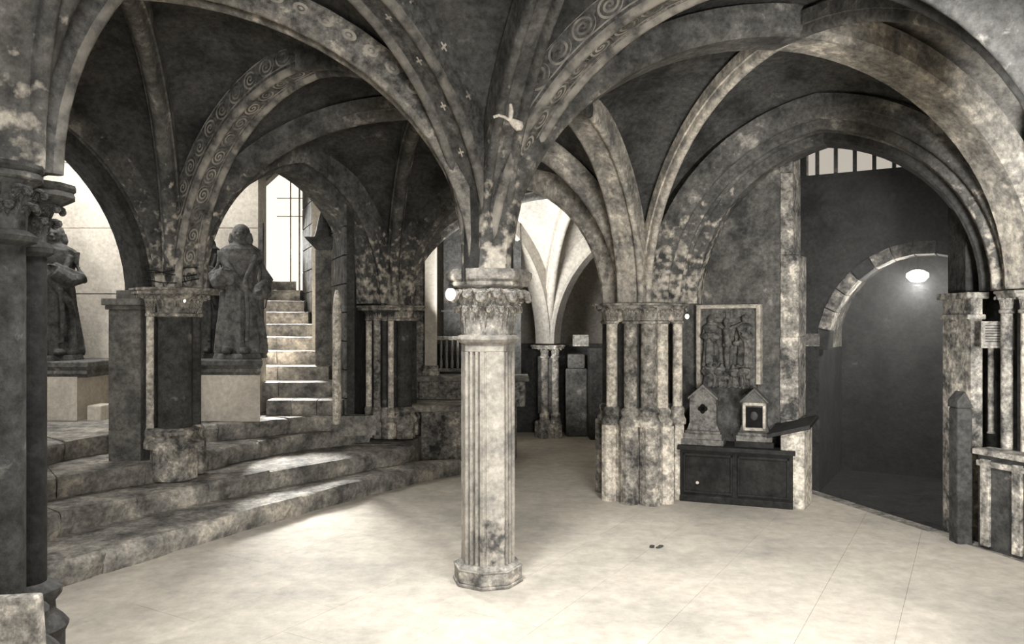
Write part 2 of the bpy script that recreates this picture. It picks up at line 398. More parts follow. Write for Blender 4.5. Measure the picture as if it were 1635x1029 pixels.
# far wall with the stair door
m = MB(); X0, X1, XM, zs, za, y0, y1 = -3.62, -2.975, -3.29, 3.5, 3.8, 11.15, 11.45
m.box(-7, y0, 0, X0, y1, 4.8); m.box(X1, y0, 0, -2.2, y1, 4.8); m.box(X0, y0, 0, X1, y1, 2.0)
m.hexa([(X0,y0,zs),(XM,y0,za),(XM,y1,za),(X0,y1,zs)], [(X0,y0,4.8),(XM,y0,4.8),(XM,y1,4.8),(X0,y1,4.8)])
m.hexa([(XM,y0,za),(X1,y0,zs),(X1,y1,zs),(XM,y1,za)], [(XM,y0,4.8),(X1,y0,4.8),(X1,y1,4.8),(XM,y1,4.8)])
struct('wall_stair_end', m, M_wall)
win = empty('window_1', (XM, 11.3, 2.0)); tag(win, kind='structure')
m = MB(); m.add([(X0-XM,.02,0),(X1-XM,.02,0),(X1-XM,.02,zs-2),(0,.02,za-2),(X0-XM,.02,zs-2)], [(0,1,2,3,4)]); m.build('window_pane', M_pane, win)
m = MB(); m.box(.09,-.02,0,.105,.0,1.65); m.build('window_bar', M_card, win)
m = MB(); m.box(.215,-.02,0,.235,.0,1.55); m.build('window_bar', M_card, win)
m = MB(); m.box(-.1,-.02,1.12,.31,.0,1.13); m.build('window_bar', M_card, win)
m = MB(); m.box(-.1,-.02,1.38,.31,.0,1.39); m.build('window_bar', M_card, win)
# left passage outer walls and roof
m = MB(); m.box(-7.3, 2.0, 0, -7.0, 11.4, 4.8); struct('wall_far_left', m, M_wall)
m = MB(); m.box(-7.3, 8.6, 0, -3.75, 8.9, 4.8); struct('wall_left_back', m, M_wall)
m = MB(); m.box(-7.3, 6.9, 4.2, -1.4, 11.6, 4.4); struct('ceiling_stair', m, M_web)
m = MB(); m.box(-7.3, 1.5, 4.2, -4.9, 6.9, 4.4); struct('ceiling_left', m, M_web)

# ---- vault
ceil = empty('ceiling', (0,0,0)); tag(ceil, kind='structure')
def half(p0, z0, p1, z1, n=16):
    """quarter of a pointed or elliptical arch; returns list of (point, inward normal)"""
    p0 = Vector(p0); p1 = Vector(p1); a = (p1-p0).length; h = z1-z0; t = (p1-p0)/a; out = []
    for i in range(n+1):
        s = i/n
        if h >= a:
            R = (a*a+h*h)/(2*a); th = math.acos((R-a)/R)*s
            x = R-R*cos(th); z = R*sin(th); tx, tz = sin(th), cos(th)
        else:
            th = pi/2*s; x = a*(1-cos(th)); z = h*sin(th); tx, tz = a*sin(th), h*cos(th)
            l = hypot(tx, tz); tx /= l; tz /= l
        out.append((Vector((p0.x+t.x*x, p0.y+t.y*x, z0+z)), Vector((t.x*tz, t.y*tz, -tx))))
    p, q = out[-1]; out[-1] = (p, Vector((0, 0, -1/max(.3, abs(q.z)))))
    return out
def arch_curve(a, b, apex, oa, ob, za=None, zb=None, mid=None):
    pa, pb = (ND[a] if isinstance(a, str) else Vector(a)), (ND[b] if isinstance(b, str) else Vector(b))
    za = SPR[a] if za is None else za; zb = SPR[b] if zb is None else zb
    t = (pb-pa).normalized(); m = mid or (pa+pb)/2
    h1 = half(pa+(m-pa).normalized()*oa, za, m, apex); h2 = half(pb+(m-pb).normalized()*ob, zb, m, apex)
    return h1, h2
def sweep(mb, crv, side, prof, w):
    n = len(prof); base = len(mb.v); L = 0; vs = []; fs = []
    for k, (p, nn) in enumerate(crv):
        if k: L += (p-crv[k-1][0]).length
        for pp in prof:
            lat, dep = pp[0], pp[1]
            mb.uv[base+len(vs)] = (L, pp[2] if len(pp) > 2 else lat/w+.5); vs.append(p+side*lat-nn*dep)
    for k in range(len(crv)-1):
        for i in range(n): j = (i+1) % n; fs.append((k*n+i, k*n+j, (k+1)*n+j, (k+1)*n+i))
    fs.append(tuple(range(n-1,-1,-1))); m = (len(crv)-1)*n; fs.append(tuple(range(m, m+n)))
    mb.add(vs, fs)
def band_prof(w, D, r=.028):
    P = [(-w/2, D, .02), (-w/2, .062, .98)]
    for a in range(0, 181, 36): P.append((-w/2+r-r*cos(radians(a)), r-r*sin(radians(a)), 1.6))
    P += [(-w/2+2*r+.004, r+.012, .02), (w/2-2*r-.004, r+.012, .98)]
    for a in range(0, 181, 36): P.append((w/2-r-r*cos(radians(a)), r-r*sin(radians(a)), 1.6))
    P += [(w/2, .062, .98), (w/2, D, .02)]
    return P
def roll_prof(w, D):
    r = w*.36; P = [(-w/2, D), (-w/2, D*.45), (-w/2+.012, D*.42)]
    for a in range(0, 181, 30): P.append((-r*cos(radians(a)), r-r*sin(radians(a))))
    return P+[(w/2-.012, D*.42), (w/2, D*.45), (w/2, D)]
def plain_prof(w, D, ch=.03): return [(-w/2, D), (-w/2, ch), (-w/2+ch, 0), (w/2-ch, 0), (w/2, ch), (w/2, D)]
def rib(name, a, b, apex, prof, w, mat, oa=.15, ob=.15, mid=None, only=None, za=None, zb=None, matb=None, shift=None, label=None):
    h1, h2 = arch_curve(a, b, apex, oa, ob, za, zb, mid)
    for i, (h, mt) in enumerate(((h1, mat), (h2, matb or mat))):
        if only is not None and only != i: continue
        d = h[-1][0]-h[0][0]; side = Vector((d.y, -d.x, 0)).normalized()
        if shift: h = [(p+Vector((shift[0], shift[1], 0)), nn) for p, nn in h]
        m = MB(); sweep(m, h, side, prof, w); o = m.build(name, mt, ceil, smooth=True)
        if label: o['label'] = label
    return h1, h2
def web(a, b, c1, mid_t, cen, mat, oa, zc, zt, lift=.13, name='vault_web'):
    """web cell: transverse a-b (apex height zt) to the bay centre cen at zc"""
    m = MB()
    for x in (a, b):
        p = ND[x]; z0 = SPR[x]
        T = half(p+(mid_t-p).normalized()*oa, z0, mid_t, zt); D = half(p+(cen-p).normalized()*oa, z0, cen, zc)
        K = 6; vs = []
        for (pt, nt_), (pd, nd_) in zip(T, D):
            A = pt-nt_*lift; B = pd-nd_*lift
            for j in range(K+1):
                s = j/K; q = A.lerp(B, s); q.z += .10*sin(pi*s)*min(1, (A-B).length)
                vs.append(q)
        fs = [(r*(K+1)+j, r*(K+1)+j+1, (r+1)*(K+1)+j+1, (r+1)*(K+1)+j) for r in range(len(T)-1) for j in range(K)]
        m.add(vs, fs)
    o = m.build(name, mat, ceil, smooth=True); return o
def bay(n4, trans, zc, mat, off, lift=.13):
    """n4: four node names in order; trans: apex heights of the four sides"""
    cen = (ND[n4[0]]+ND[n4[1]]+ND[n4[2]]+ND[n4[3]])/4
    for i in range(4):
        a, b = n4[i], n4[(i+1) % 4]
        web(a, b, None, (ND[a]+ND[b])/2, cen, M_webl2 if {a, b} == {'E1', 'PRR'} else mat, off, zc, trans[i], lift)
    return cen
TZ = {('C','PR'):3.16, ('PR','PM'):2.98, ('PM','PL'):3.14, ('PL','C'):3.40, ('PL','WN'):3.15, ('WN','PN'):3.5, ('PN','C'):3.42,
      ('PN','E2'):3.95, ('E2','E1'):3.8, ('E1','C'):3.36, ('E1','PRR'):3.4, ('PRR','PR'):3.34,
      ('PR','R3'):3.0, ('R3','R2'):2.9, ('R2','PM'):2.98, ('R2','R1'):2.9, ('R1','PM'):2.9}
def tz(a, b): return TZ.get((a, b)) or TZ.get((b, a))
def dobay(n4, zc, mat, off=.12, lift=.13): return bay(n4, [tz(n4[i], n4[(i+1)%4]) for i in range(4)], zc, mat, off, lift)
M_webl2 = stone('vault plaster lit', .30, .16, .42, 2.5, .5)  # paler plaster for one web cell, its lit tone put into the colour
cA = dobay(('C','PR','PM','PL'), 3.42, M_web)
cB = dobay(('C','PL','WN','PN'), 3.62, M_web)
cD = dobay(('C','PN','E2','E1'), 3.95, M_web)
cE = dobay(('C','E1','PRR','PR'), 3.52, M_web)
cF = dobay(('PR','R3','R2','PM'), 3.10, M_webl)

BP = band_prof(.25, .22); RP = roll_prof(.15, .2); PP = plain_prof(.25, .25)
# transverse arches
rib('transverse_rib', 'C', 'E1', tz('C','E1'), BP, .25, M_scroll, .12, .25, matb=M_ribdark, label='wide band painted with light scrolls')
rib('transverse_rib', 'C', 'PL', tz('C','PL'), BP, .25, M_rib, .12, .22, matb=M_scroll, label='wide band painted with scrolls')
rib('transverse_rib', 'C', 'PN', tz('C','PN'), BP, .25, M_cross, .12, .2, label='band painted with small light crosses')
rib('transverse_rib', 'C', 'PR', tz('C','PR'), BP, .25, M_rib, .12, .25, matb=M_riblight)
rib('transverse_rib', 'PM', 'PR', tz('PR','PM'), plain_prof(.12, .34), .12, M_rib, .28, .36, matb=M_riblight)
rib('transverse_rib', 'PN', 'E2', tz('PN','E2'), BP, .25, M_rib, .18, .25)
rib('transverse_rib', 'E1', 'E2', tz('E1','E2'), BP, .25, M_rib, .18, .25)
rib('transverse_rib', 'E1', 'PRR', tz('E1','PRR'), BP, .25, M_ribdark, .18, .3)
rib('transverse_rib', 'PN', 'WN', tz('PN','WN'), BP, .25, M_rib, .18, .3)
# diagonals
def diag(a, b, cen, zc, ma, mb_, oa, ob, prof=None, w=.15): rib('diagonal_rib', a, b, zc, prof or RP, w, ma, oa, ob, mid=cen, matb=mb_)
diag('C', 'PM', cA, 3.36, M_rib, M_rib, .12, .2); diag('PR', 'PL', cA, 3.36, M_riblight, M_rib, .2, .2)
diag('C', 'WN', cB, 3.56, M_rose, M_rib, .12, .25, band_prof(.22,.2), .22); diag('PN', 'PL', cB, 3.56, M_rib, M_rib, .18, .2)
diag('C', 'E2', cD, 3.88, M_rib, M_rib, .14, .25, band_prof(.2,.2), .2); diag('PN', 'E1', cD, 3.88, M_rib, M_rib, .18, .25)
diag('C', 'PRR', cE, 3.46, M_rib, M_riblight, .12, .22, plain_prof(.34,.2,.04), .34); diag('PR', 'E1', cE, 3.46, M_roll, M_rib, .2, .25, roll_prof(.09,.16), .09)
diag('PM', 'R3', cF, 3.05, M_rib, M_rib, .2, .2); diag('PR', 'R2', cF, 3.05, M_rib, M_webl, .2, .15)
rib('transverse_rib', 'PM', 'R2', tz('R2','PM'), PP, .25, M_rib, .2, .15, matb=M_webl); rib('transverse_rib', 'R2', 'R3', 2.9, PP, .25, M_webl, .15, .2)
rib('transverse_rib', 'PR', 'R3', 3.0, PP, .25, M_rib, .3, .2)
# arcade on the left: two wall arches, each of two orders
NL = Vector((-.85, .52))
for sh, pr, w, mt, off in ((.0, band_prof(.22,.26), .22, M_rib, .20), (.20, plain_prof(.30,.34), .30, M_rib, .26)):
    rib('wall_arch', 'PL', 'PM', tz('PL','PM')-(.0 if sh == 0 else .06), pr, w, mt, off+.04, off+.06, shift=(NL.x*sh, NL.y*sh), za=1.88, zb=1.80)
for sh, pr, w, off, zz in ((-.06, band_prof(.16,.22), .16, .0, 1.8), (.10, plain_prof(.26,.30), .26, .08, 1.8)):
    rib('wall_arch', (-3.02, 6.50), (-4.62, 4.22), 3.30-off, pr, w, M_rib if sh < 0 else M_ribdark, off, off, shift=(NL.x*sh, NL.y*sh), za=zz, zb=zz)
# wall arch on the right, with an inner order
NR = Vector((.52, .853))
rib('wall_arch', 'PR', 'PRR', 3.27, roll_prof(.12,.20), .12, M_rib, .28, .26)
rib('wall_arch', 'PR', 'PRR', 3.20, band_prof(.18,.20), .18, M_rib, .36, .34, shift=(NR.x*.15, NR.y*.15))
rib('wall_arch', 'PR', 'PRR', 3.13, plain_prof(.30,.26,.02), .30, M_rib, .46, .42, matb=M_ribdark, shift=(NR.x*.38, NR.y*.38))

# spandrel walls filling above the wall arches up to the roof (thickness behind the webs)
def spandrel(name, a, b, apex, oa, ob, za, zb, shift, th, mat, ztop=4.3, dep=.2):
    h1, h2 = arch_curve(a, b, apex, oa, ob, za, zb)
    crv = [p-n_*dep for p, n_ in h1]+[p-n_*dep for p, n_ in reversed(h2)][1:]
    d = crv[-1]-crv[0]; nn = Vector((-d.y, d.x, 0)).normalized(); s = Vector((shift[0], shift[1], 0))
    m = MB(); vs = []
    for p in crv:
        for o in (0, th):
            vs.append(p+s+nn*o); q = p+s+nn*o; vs.append(Vector((q.x, q.y, ztop)))
    fs = []
    for k in range(len(crv)-1):
        A = k*4; B = A+4
        fs += [(A, B, B+1, A+1), (A+2, A+3, B+3, B+2), (A, A+2, B+2, B), (A+1, B+1, B+3, A+3)]
    m.add(vs, fs); return struct(name, m, mat, smooth=False)
spandrel('wall_left_spandrel', 'PL', 'PM', 3.14, .2, .2, 1.9, 1.8, (NL.x*.2, NL.y*.2), .2, M_walldark)
spandrel('wall_left_spandrel', (-3.02, 6.50), (-4.62, 4.22), 3.2, .1, .1, 2.1, 2.1, (NL.x*.10, NL.y*.10), -.1, M_walldark, dep=.1)
spandrel('wall_right_spandrel', 'PR', 'PRR', 3.13, .46, .42, 1.77, 1.84, (NR.x*.45, NR.y*.45), .15, M_walldark, ztop=4.6)

# ================================================================== PIERS
leaf_mb = MB()
def make_leaf():
    """crocket leaf: stem against the bell, rising and curling outward to a knob. x = outward, z up, unit height"""
    m = MB(); spine = [(0,0),( .03,.25),(.08,.5),(.18,.74),(.32,.86),(.44,.80),(.46,.68)]
    wid = [.10,.14,.2,.24,.24,.18,.1]; vs = []
    for (x, z), w in zip(spine, wid):
        for k, (yy, dx) in enumerate(((-1,-.05),(-.5,.02),(0,-.01),(.5,.02),(1,-.05))): vs.append((x+dx*1.2+.0, yy*w, z+dx*.2))
    n = len(spine); B = len(vs)
    vs += [(x-.06, y, z-.03) for x, y, z in vs]
    fs = []
    for r in range(n-1):
        for j in range(4):
            a = r*5+j; fs.append((a, a+1, a+6, a+5)); fs.append((B+a, B+a+5, B+a+6, B+a+1))
    for r in range(n-1): a = r*5; fs.append((a, a+5, B+a+5, B+a)); a += 4; fs.append((a, B+a, B+a+5, a+5))
    fs.append((0,B,B+1,B+2,B+3,B+4,4,3,2,1)); a = (n-1)*5; fs.append((a,a+1,a+2,a+3,a+4,B+a+4,B+a+3,B+a+2,B+a+1,B+a))
    m.add(vs, fs); m.ball((.40,0,.70), .11, .16, .11, 8, 5)
    return m
LEAF = {}
for nm, mt in (('cap', M_cap), ('dark', M_capdark), ('pier', M_pier)): LEAF[nm] = make_leaf().data('leaf', mt, True)
def leaves(parent, cx, cy, z, r, h, n, kind, rot=0, rad=1.0, arc=None):
    for i in range(n):
        a = rot+2*pi*i/n
        if arc and not (arc[0] <= (a % (2*pi)) <= arc[1]): continue
        M = Matrix.Translation((cx+r*cos(a), cy+r*sin(a), z)) @ Matrix.Rotation(a, 4, 'Z') @ Matrix.Diagonal((h*rad, h*rad, h, 1))
        inst(LEAF[kind], 'leaf', parent, M)
def ngon(r, n, rot, cx=0, cy=0): return [(cx+r*cos(rot+2*pi*i/n), cy+r*sin(rot+2*pi*i/n)) for i in range(n)]

# ---- central column
col = empty('octagonal_column', (C.x, C.y, 0)); tag(col, 'free-standing pale fluted octagonal column with leafy capital in the middle of the floor', 'column')
rot0 = radians(-90-8)
m = MB(); m.prism(ngon(.222, 8, rot0), 0, .02); m.prism(ngon(.213, 8, rot0), .02, .10); m.prism(ngon(.218, 8, rot0), .094, .106)
m.prism(ngon(.208, 8, rot0), .106, .125, ngon(.18, 8, rot0)); m.build('plinth', M_cap, col, bevel=.006)
# shaft: octagon with flutes on alternate faces
pts = []
O8 = ngon(.168, 8, rot0)
for i in range(8):
    a = Vector(O8[i]); b = Vector(O8[(i+1) % 8]); t = (b-a); n_ = Vector((t.y, -t.x)).normalized()
    if n_.dot((a+b)/2) < 0: n_ = -n_
    pts.append(tuple(a))
    if i % 2 == 1 or i == 0 and False:
        fl = ((.10,.25),(.37,.54),(.66,.81)) if i != 7 else ((.14,.26),(.40,.56),(.70,.82))
        for s0, s1 in fl:
            for s, dd in ((s0, 0), (s0+.004, .034), ((s0+s1)/2, .034), (s1-.004, .034), (s1, 0)): pts.append(tuple(a+t*s-n_*dd))
    else:
        for s, dd in ((.06, 0), (.08, .007), (.14, .007), (.16, 0)): pts.append(tuple(a+t*s-n_*dd))
m = MB(); m.prism(pts, .12, 1.42); m.build('shaft', M_shaft, col)
m = MB(); m.prism(ngon(.168, 8, rot0), 1.42, 1.475); m.lathe(0,0,[(.165,1.465),(.19,1.478),(.203,1.495),(.196,1.512),(.172,1.522)], 8, rot0)
m.build('necking', M_shaft, col, bevel=.004)
cp = MB(); cp.lathe(0,0,[(.166,1.515),(.168,1.60),(.172,1.74),(.20,1.80),(.245,1.825)], 16, rot0)
capo = cp.build('capital', M_cap, col, smooth=True)
leaves(capo, 0, 0, 1.53, .160, .31, 8, 'cap', rot0, .74)
leaves(capo, 0, 0, 1.60, .162, .235, 8, 'cap', rot0+pi/8, .80)
leaves(capo, 0, 0, 1.54, .158, .19, 16, 'cap', rot0+pi/16, .62)
m = MB(); m.lathe(0,0,[(.245,1.815),(.255,1.82),(.255,1.84),(.248,1.847),(.27,1.856),(.275,1.87),(.275,1.90),(.265,1.906),(.255,1.92)], 8, rot0)
m.build('abacus', M_cap, col, bevel=.004)
m = MB(); a_ = radians(-90-8-22); m.tube([(.272*cos(a_), .272*sin(a_), 1.925),(.275*cos(a_), .275*sin(a_), 1.89),(.27*cos(a_), .27*sin(a_), 1.84)], .012, 6); m.build('iron_cramp', M_iron, col)
# springer block and small painted cornice where the ribs leave the abacus
m = MB(); m.lathe(0,0,[(.16,1.915),(.155,2.1),(.16,2.35),(.17,2.6)], 12, rot0); m.build('springer', M_ribdark, col, smooth=True)

def cluster(name, c, label, z0, zb, zt, zc0, zc1, core, shafts, ped=None, abr=.06, core_mat=None, capk='pier', capm=None, abn=8, group=None, nleaf=8, basem=None, frieze=None):
    """z0 floor, zb top of base, zt top of shaft, zc0 capital bottom, zc1 abacus top; shafts: (dx,dy,r,mat)"""
    o = empty(name, (c.x, c.y, z0)); tag(o, label, 'pier')
    cm = core_mat or M_pier; capm = capm or M_pier; basem = basem or M_pier
    m = MB(); m.lathe(0,0,[(core, zb-z0-.02),(core, zc0-z0)], 8, pi/8); m.build('core', cm, o)
    for dx, dy, r, mt in shafts:
        m = MB(); m.lathe(dx,dy,[(r, zb-z0),(r, zc0-z0+.01)], 14); m.build('shaft', mt, o, smooth=True)
        H = zc1-zc0-.05; cb = MB()
        cb.lathe(dx,dy,[(r*1.0,zc0-z0-.02),(r*1.3,zc0-z0-.012),(r*1.32,zc0-z0+.006),(r*1.05,zc0-z0+.016),(r*1.06,zc0-z0+H*.5),(r*1.15,zc0-z0+H*.78),(r*1.6,zc0-z0+H)], 12)
        cc = cb.build('capital', capm, o, smooth=True)
        leaves(cc, dx, dy, zc0-z0+.02, r*.98, H*1.05, nleaf, capk, .3, .85)
        bb = MB(); h = .16
        bb.lathe(dx,dy,[(r*1.75,zb-z0-h),(r*1.75,zb-z0-h+.04),(r*1.5,zb-z0-h+.06),(r*1.3,zb-z0-.07),(r*1.45,zb-z0-.05),(r*1.45,zb-z0-.025),(r*1.1,zb-z0)], 14)
        bb.build('base', basem, o, smooth=True)
    if frieze:
        m = MB(); m.lathe(0,0,[(frieze*.92,zc0-z0),(frieze*.94,zc1-z0-.07),(frieze,zc1-z0-.05)], 8, pi/8); fo = m.build('frieze', capm, o)
        leaves(fo, 0, 0, zc0-z0+.01, frieze*.86, (zc1-zc0)*.8, 20, capk, .1, .8)
    # abacus follows the cluster
    m = MB()
    R = max(hypot(dx,dy)+r*1.75 for dx,dy,r,_ in shafts)
    m.lathe(0,0,[(R*.97,zc1-z0-.055),(R*1.0,zc1-z0-.05),(R*1.0,zc1-z0-.03),(R*1.06,zc1-z0-.02),(R*1.06,zc1-z0-.004),(R*.96,zc1-z0)], abn, pi/8)
    m.build('abacus', capm, o, bevel=.004)
    if ped:
        m = MB(); m.lathe(0,0,[(ped,0),(ped,zb-z0-.17),(ped*.985,zb-z0-.15),(ped*.9,zb-z0-.13)], 8, pi/8); m.build('pedestal', basem, o, bevel=.006)
        for dx, dy, r, mt in shafts:
            m = MB(); q = ped/max(.01, hypot(dx,dy))*.98
            m.lathe(dx*q,dy*q,[(r*1.35,0),(r*1.35,zb-z0-.16)], 8, .2); m.build('pedestal_shaft', M_pierlight if mt is M_pierlight else basem, o)
    return o
def ring(n, R, r, mats, a0=-pi/2):
    return [(R*cos(a0+2*pi*i/n), R*sin(a0+2*pi*i/n), r, mats[i % len(mats)]) for i in range(n)]
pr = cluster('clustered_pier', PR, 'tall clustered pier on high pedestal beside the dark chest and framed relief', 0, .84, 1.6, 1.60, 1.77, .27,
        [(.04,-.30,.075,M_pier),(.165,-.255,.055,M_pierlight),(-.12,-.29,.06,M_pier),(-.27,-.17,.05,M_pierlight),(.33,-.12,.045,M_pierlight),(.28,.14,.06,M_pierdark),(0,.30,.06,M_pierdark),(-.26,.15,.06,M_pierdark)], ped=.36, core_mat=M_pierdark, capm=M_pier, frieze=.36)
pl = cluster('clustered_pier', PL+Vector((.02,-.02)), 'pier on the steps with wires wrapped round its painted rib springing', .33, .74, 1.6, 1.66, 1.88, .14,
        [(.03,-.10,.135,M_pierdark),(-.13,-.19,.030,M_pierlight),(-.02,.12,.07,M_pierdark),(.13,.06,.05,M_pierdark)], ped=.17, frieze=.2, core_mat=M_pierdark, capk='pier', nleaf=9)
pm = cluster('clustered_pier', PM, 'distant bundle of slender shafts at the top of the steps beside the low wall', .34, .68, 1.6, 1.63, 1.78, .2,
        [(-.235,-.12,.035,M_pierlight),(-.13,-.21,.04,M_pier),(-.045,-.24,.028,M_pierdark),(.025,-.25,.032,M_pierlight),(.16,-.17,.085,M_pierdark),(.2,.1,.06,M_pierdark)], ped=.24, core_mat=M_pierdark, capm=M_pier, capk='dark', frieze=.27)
# near left pier, two big shafts showing
pn = empty('clustered_pier', (-1.9, 2.85, 0)); tag(pn, 'dark near pier cut by the left edge, two shafts with deeply carved capitals', 'pier')
def pn_sh(x, y, r, mt, zn, ztop, R, cm, ck, nl, rot):
    dx, dy = x+1.9, y-2.85
    m = MB(); m.lathe(dx,dy,[(r,.62),(r,zn+.01)], 20); m.build('shaft', mt, pn, smooth=True)
    m = MB(); m.lathe(dx,dy,[(r,zn-.025),(r*1.35,zn-.01),(r*1.42,zn+.008),(r*1.1,zn+.03)], 20); m.build('necking', M_piermid, pn, smooth=True)
    m = MB(); H = ztop-zn-.06; m.lathe(dx,dy,[(r*1.05,zn+.02),(r*1.08,zn+H*.6),(r*1.15,zn+H*.8),(R*.9,zn+H)], 16); cc = m.build('capital', cm, pn, smooth=True)
    leaves(cc, dx, dy, zn+.02, r*.95, H*.62, nl, ck, rot, .95); leaves(cc, dx, dy, zn+H*.30, r*1.0, H*.72, nl, ck, rot+pi/nl, .95)
    m = MB(); m.lathe(dx,dy,[(R*.9,ztop-.06),(R,ztop-.05),(R,ztop-.035),(R*.93,ztop-.028),(R*1.02,ztop-.015),(R*1.02,ztop-.002),(R*.9,ztop)], 12, .2); m.build('abacus', cm, pn, smooth=True)
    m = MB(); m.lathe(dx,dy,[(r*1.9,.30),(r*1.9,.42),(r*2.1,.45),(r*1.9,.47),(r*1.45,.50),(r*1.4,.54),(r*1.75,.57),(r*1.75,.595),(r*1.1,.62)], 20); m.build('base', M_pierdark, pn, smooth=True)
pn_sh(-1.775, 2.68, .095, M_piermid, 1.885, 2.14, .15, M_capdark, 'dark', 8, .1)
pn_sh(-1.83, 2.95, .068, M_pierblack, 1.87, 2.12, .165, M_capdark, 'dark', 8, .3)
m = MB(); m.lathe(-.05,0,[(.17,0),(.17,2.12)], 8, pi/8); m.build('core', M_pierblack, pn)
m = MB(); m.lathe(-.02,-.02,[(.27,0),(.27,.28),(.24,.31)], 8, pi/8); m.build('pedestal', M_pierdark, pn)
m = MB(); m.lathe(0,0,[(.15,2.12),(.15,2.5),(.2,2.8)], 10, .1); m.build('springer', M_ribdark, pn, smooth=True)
# right pier at the frame's edge
prr = cluster('clustered_pier', PRR+Vector((-.02,.0)), 'pale shafted pier cut by the right edge with a small leafy capital', 0, .62, 1.6, 1.68, 1.83, .16,
        [(-.17,-.10,.05,M_pierlight),(-.06,-.19,.05,M_pier),(.1,-.17,.05,M_pier),(-.20,.10,.04,M_pier)], ped=.2, core_mat=M_pierdark, capm=M_cap, capk='cap')
# inner respond of the right arch
m = MB(); m.box(3.53, 6.02, -.3, 3.62, 6.42, 1.80); m.box(3.49, 6.0, 1.78, 3.66, 6.44, 1.83); m.box(3.50, 6.01, 1.62, 3.64, 6.4, 1.66)
struct('trim_1', m, M_pier, bevel=.006)
m = MB(); m.box(3.62, 6.25, -.3, 4.6, 6.5, 4.2); struct('wall_right_return', m, M_walldark)
m = MB(); m.lathe(3.66,5.98,[(.03,.75),(.022,.77),(.022,1.52),(.03,1.54)], 10); tag(m.build('colonnette', M_pier, smooth=True), 'thin colonnette under the framed notice at the right', 'colonnette')
# pilaster beside the left pier
m = MB(); m.box(-3.26, 6.32, .30, -3.0, 6.85, 1.70); m.box(-3.28, 6.30, 1.70, -2.99, 6.87, 1.735); m.box(-3.30, 6.28, 1.735, -2.98, 6.88, 1.79); m.box(-3.24, 6.40, 1.79, -3.0, 6.83, 1.86)
M_pilaster = stone('pilaster stone', .22, .12, .34, 4, .4, patch=.6)
struct('trim_2', m, M_pilaster, bevel=.008)

# ================================================================== LEFT: ledges, statues
def ledge(label, x0, x1, y0, y1, z0, zt, inset, skew=0):
    o = empty('plinth_ledge', ((x0+x1)/2, y0, z0)); tag(o, label, 'plinth')
    cx = (x0+x1)/2
    m = MB(); xr_ = x1-cx-inset; D_ = y1-y0; m.hexa([(x0-cx,.05,0),(xr_,.05,0),(xr_-skew,D_,0),(x0-cx,D_,0)], [(x0-cx,.05,zt-z0-.15),(xr_,.05,zt-z0-.15),(xr_-skew,D_,zt-z0-.15),(x0-cx,D_,zt-z0-.15)]); m.build('plinth_body', M_plaster, o, bevel=.006)
    P = [(.06,-.16),(.04,-.135),(.02,-.12),(.03,-.09),(.0,-.06),(-.01,-.05),(-.01,-.01),(.0,0)]
    m = MB(); vs = []
    for yy, zz in P: vs.append((x0-cx, yy, zt-z0+zz)); vs.append((x1-cx-yy*.8, yy, zt-z0+zz)); vs.append((x1-cx-yy*.8-skew, y1-y0, zt-z0+zz))
    fs = [(k*3, k*3+1, k*3+4, k*3+3) for k in range(len(P)-1)]+[(k*3+1, k*3+2, k*3+5, k*3+4) for k in range(len(P)-1)]
    n = (len(P)-1)*3; vs += [(x0-cx, y1-y0, zt-z0), (x0-cx, y1-y0, zt-z0-.16)]
    fs += [(n, n+1, n+2, n+3), (0, 1, 2, n+4)]
    m.add(vs, fs); m.build('plinth_moulding', M_ledge, o)
    return o
ledge('pale plinth with dark moulded ledge under the left arch', -5.6, -4.12, 7.6, 8.33, .6, 1.215, .13)
ledge('pale plinth with dark moulded ledge beside the stair, carrying two figures', -3.35, -2.41, 7.55, 8.33, .6, 1.235, .035, .27)

def remesh(m, vox, name, mat, parent=None, smooth_it=3, loc=None, rotz=0):
    me = m.data(name, mat); o = bpy.data.objects.new(name, me); COL.objects.link(o)
    r = o.modifiers.new('r', 'REMESH'); r.mode = 'VOXEL'; r.voxel_size = vox; r.use_smooth_shade = True
    s = o.modifiers.new('s', 'SMOOTH'); s.iterations = smooth_it; s.factor = .5
    dg = bpy.context.evaluated_depsgraph_get(); ev = o.evaluated_get(dg)
    nm = bpy.data.meshes.new_from_object(ev, depsgraph=dg); o.modifiers.clear(); o.data = nm
    nm.materials.clear(); nm.materials.append(mat); nm.polygons.foreach_set('use_smooth', [True]*len(nm.polygons))
    bpy.data.meshes.remove(me)
    if parent is not None: o.parent = parent
    if loc is not None: o.location = loc
    o.rotation_euler.z = rotz; return o
def hand(m, c, d, s, up=(0,0,1)):
    """palm plus four curled fingers and a thumb at c, pointing along d; s = hand length"""
    c = Vector(c); d = Vector(d).normalized(); up = Vector(up); side = d.cross(up).normalized(); dn = side.cross(d)
    m.ball(c, s*.28, s*.2, s*.22, 8, 6)
    for k, L in enumerate((.46, .54, .5, .38)):
        b = c+side*(k-1.5)*s*.12+d*s*.15
        m.tube([b, b+d*s*L*.55, b+d*s*L*.8-dn*s*.14, b+d*s*L*.75-dn*s*.26], [s*.065, s*.06, s*.052, s*.045], 6)
    b = c-side*s*.22; m.tube([b, b+d*s*.2-side*s*.1, b+d*s*.38-side*s*.05], [s*.075, s*.065, s*.05], 6)
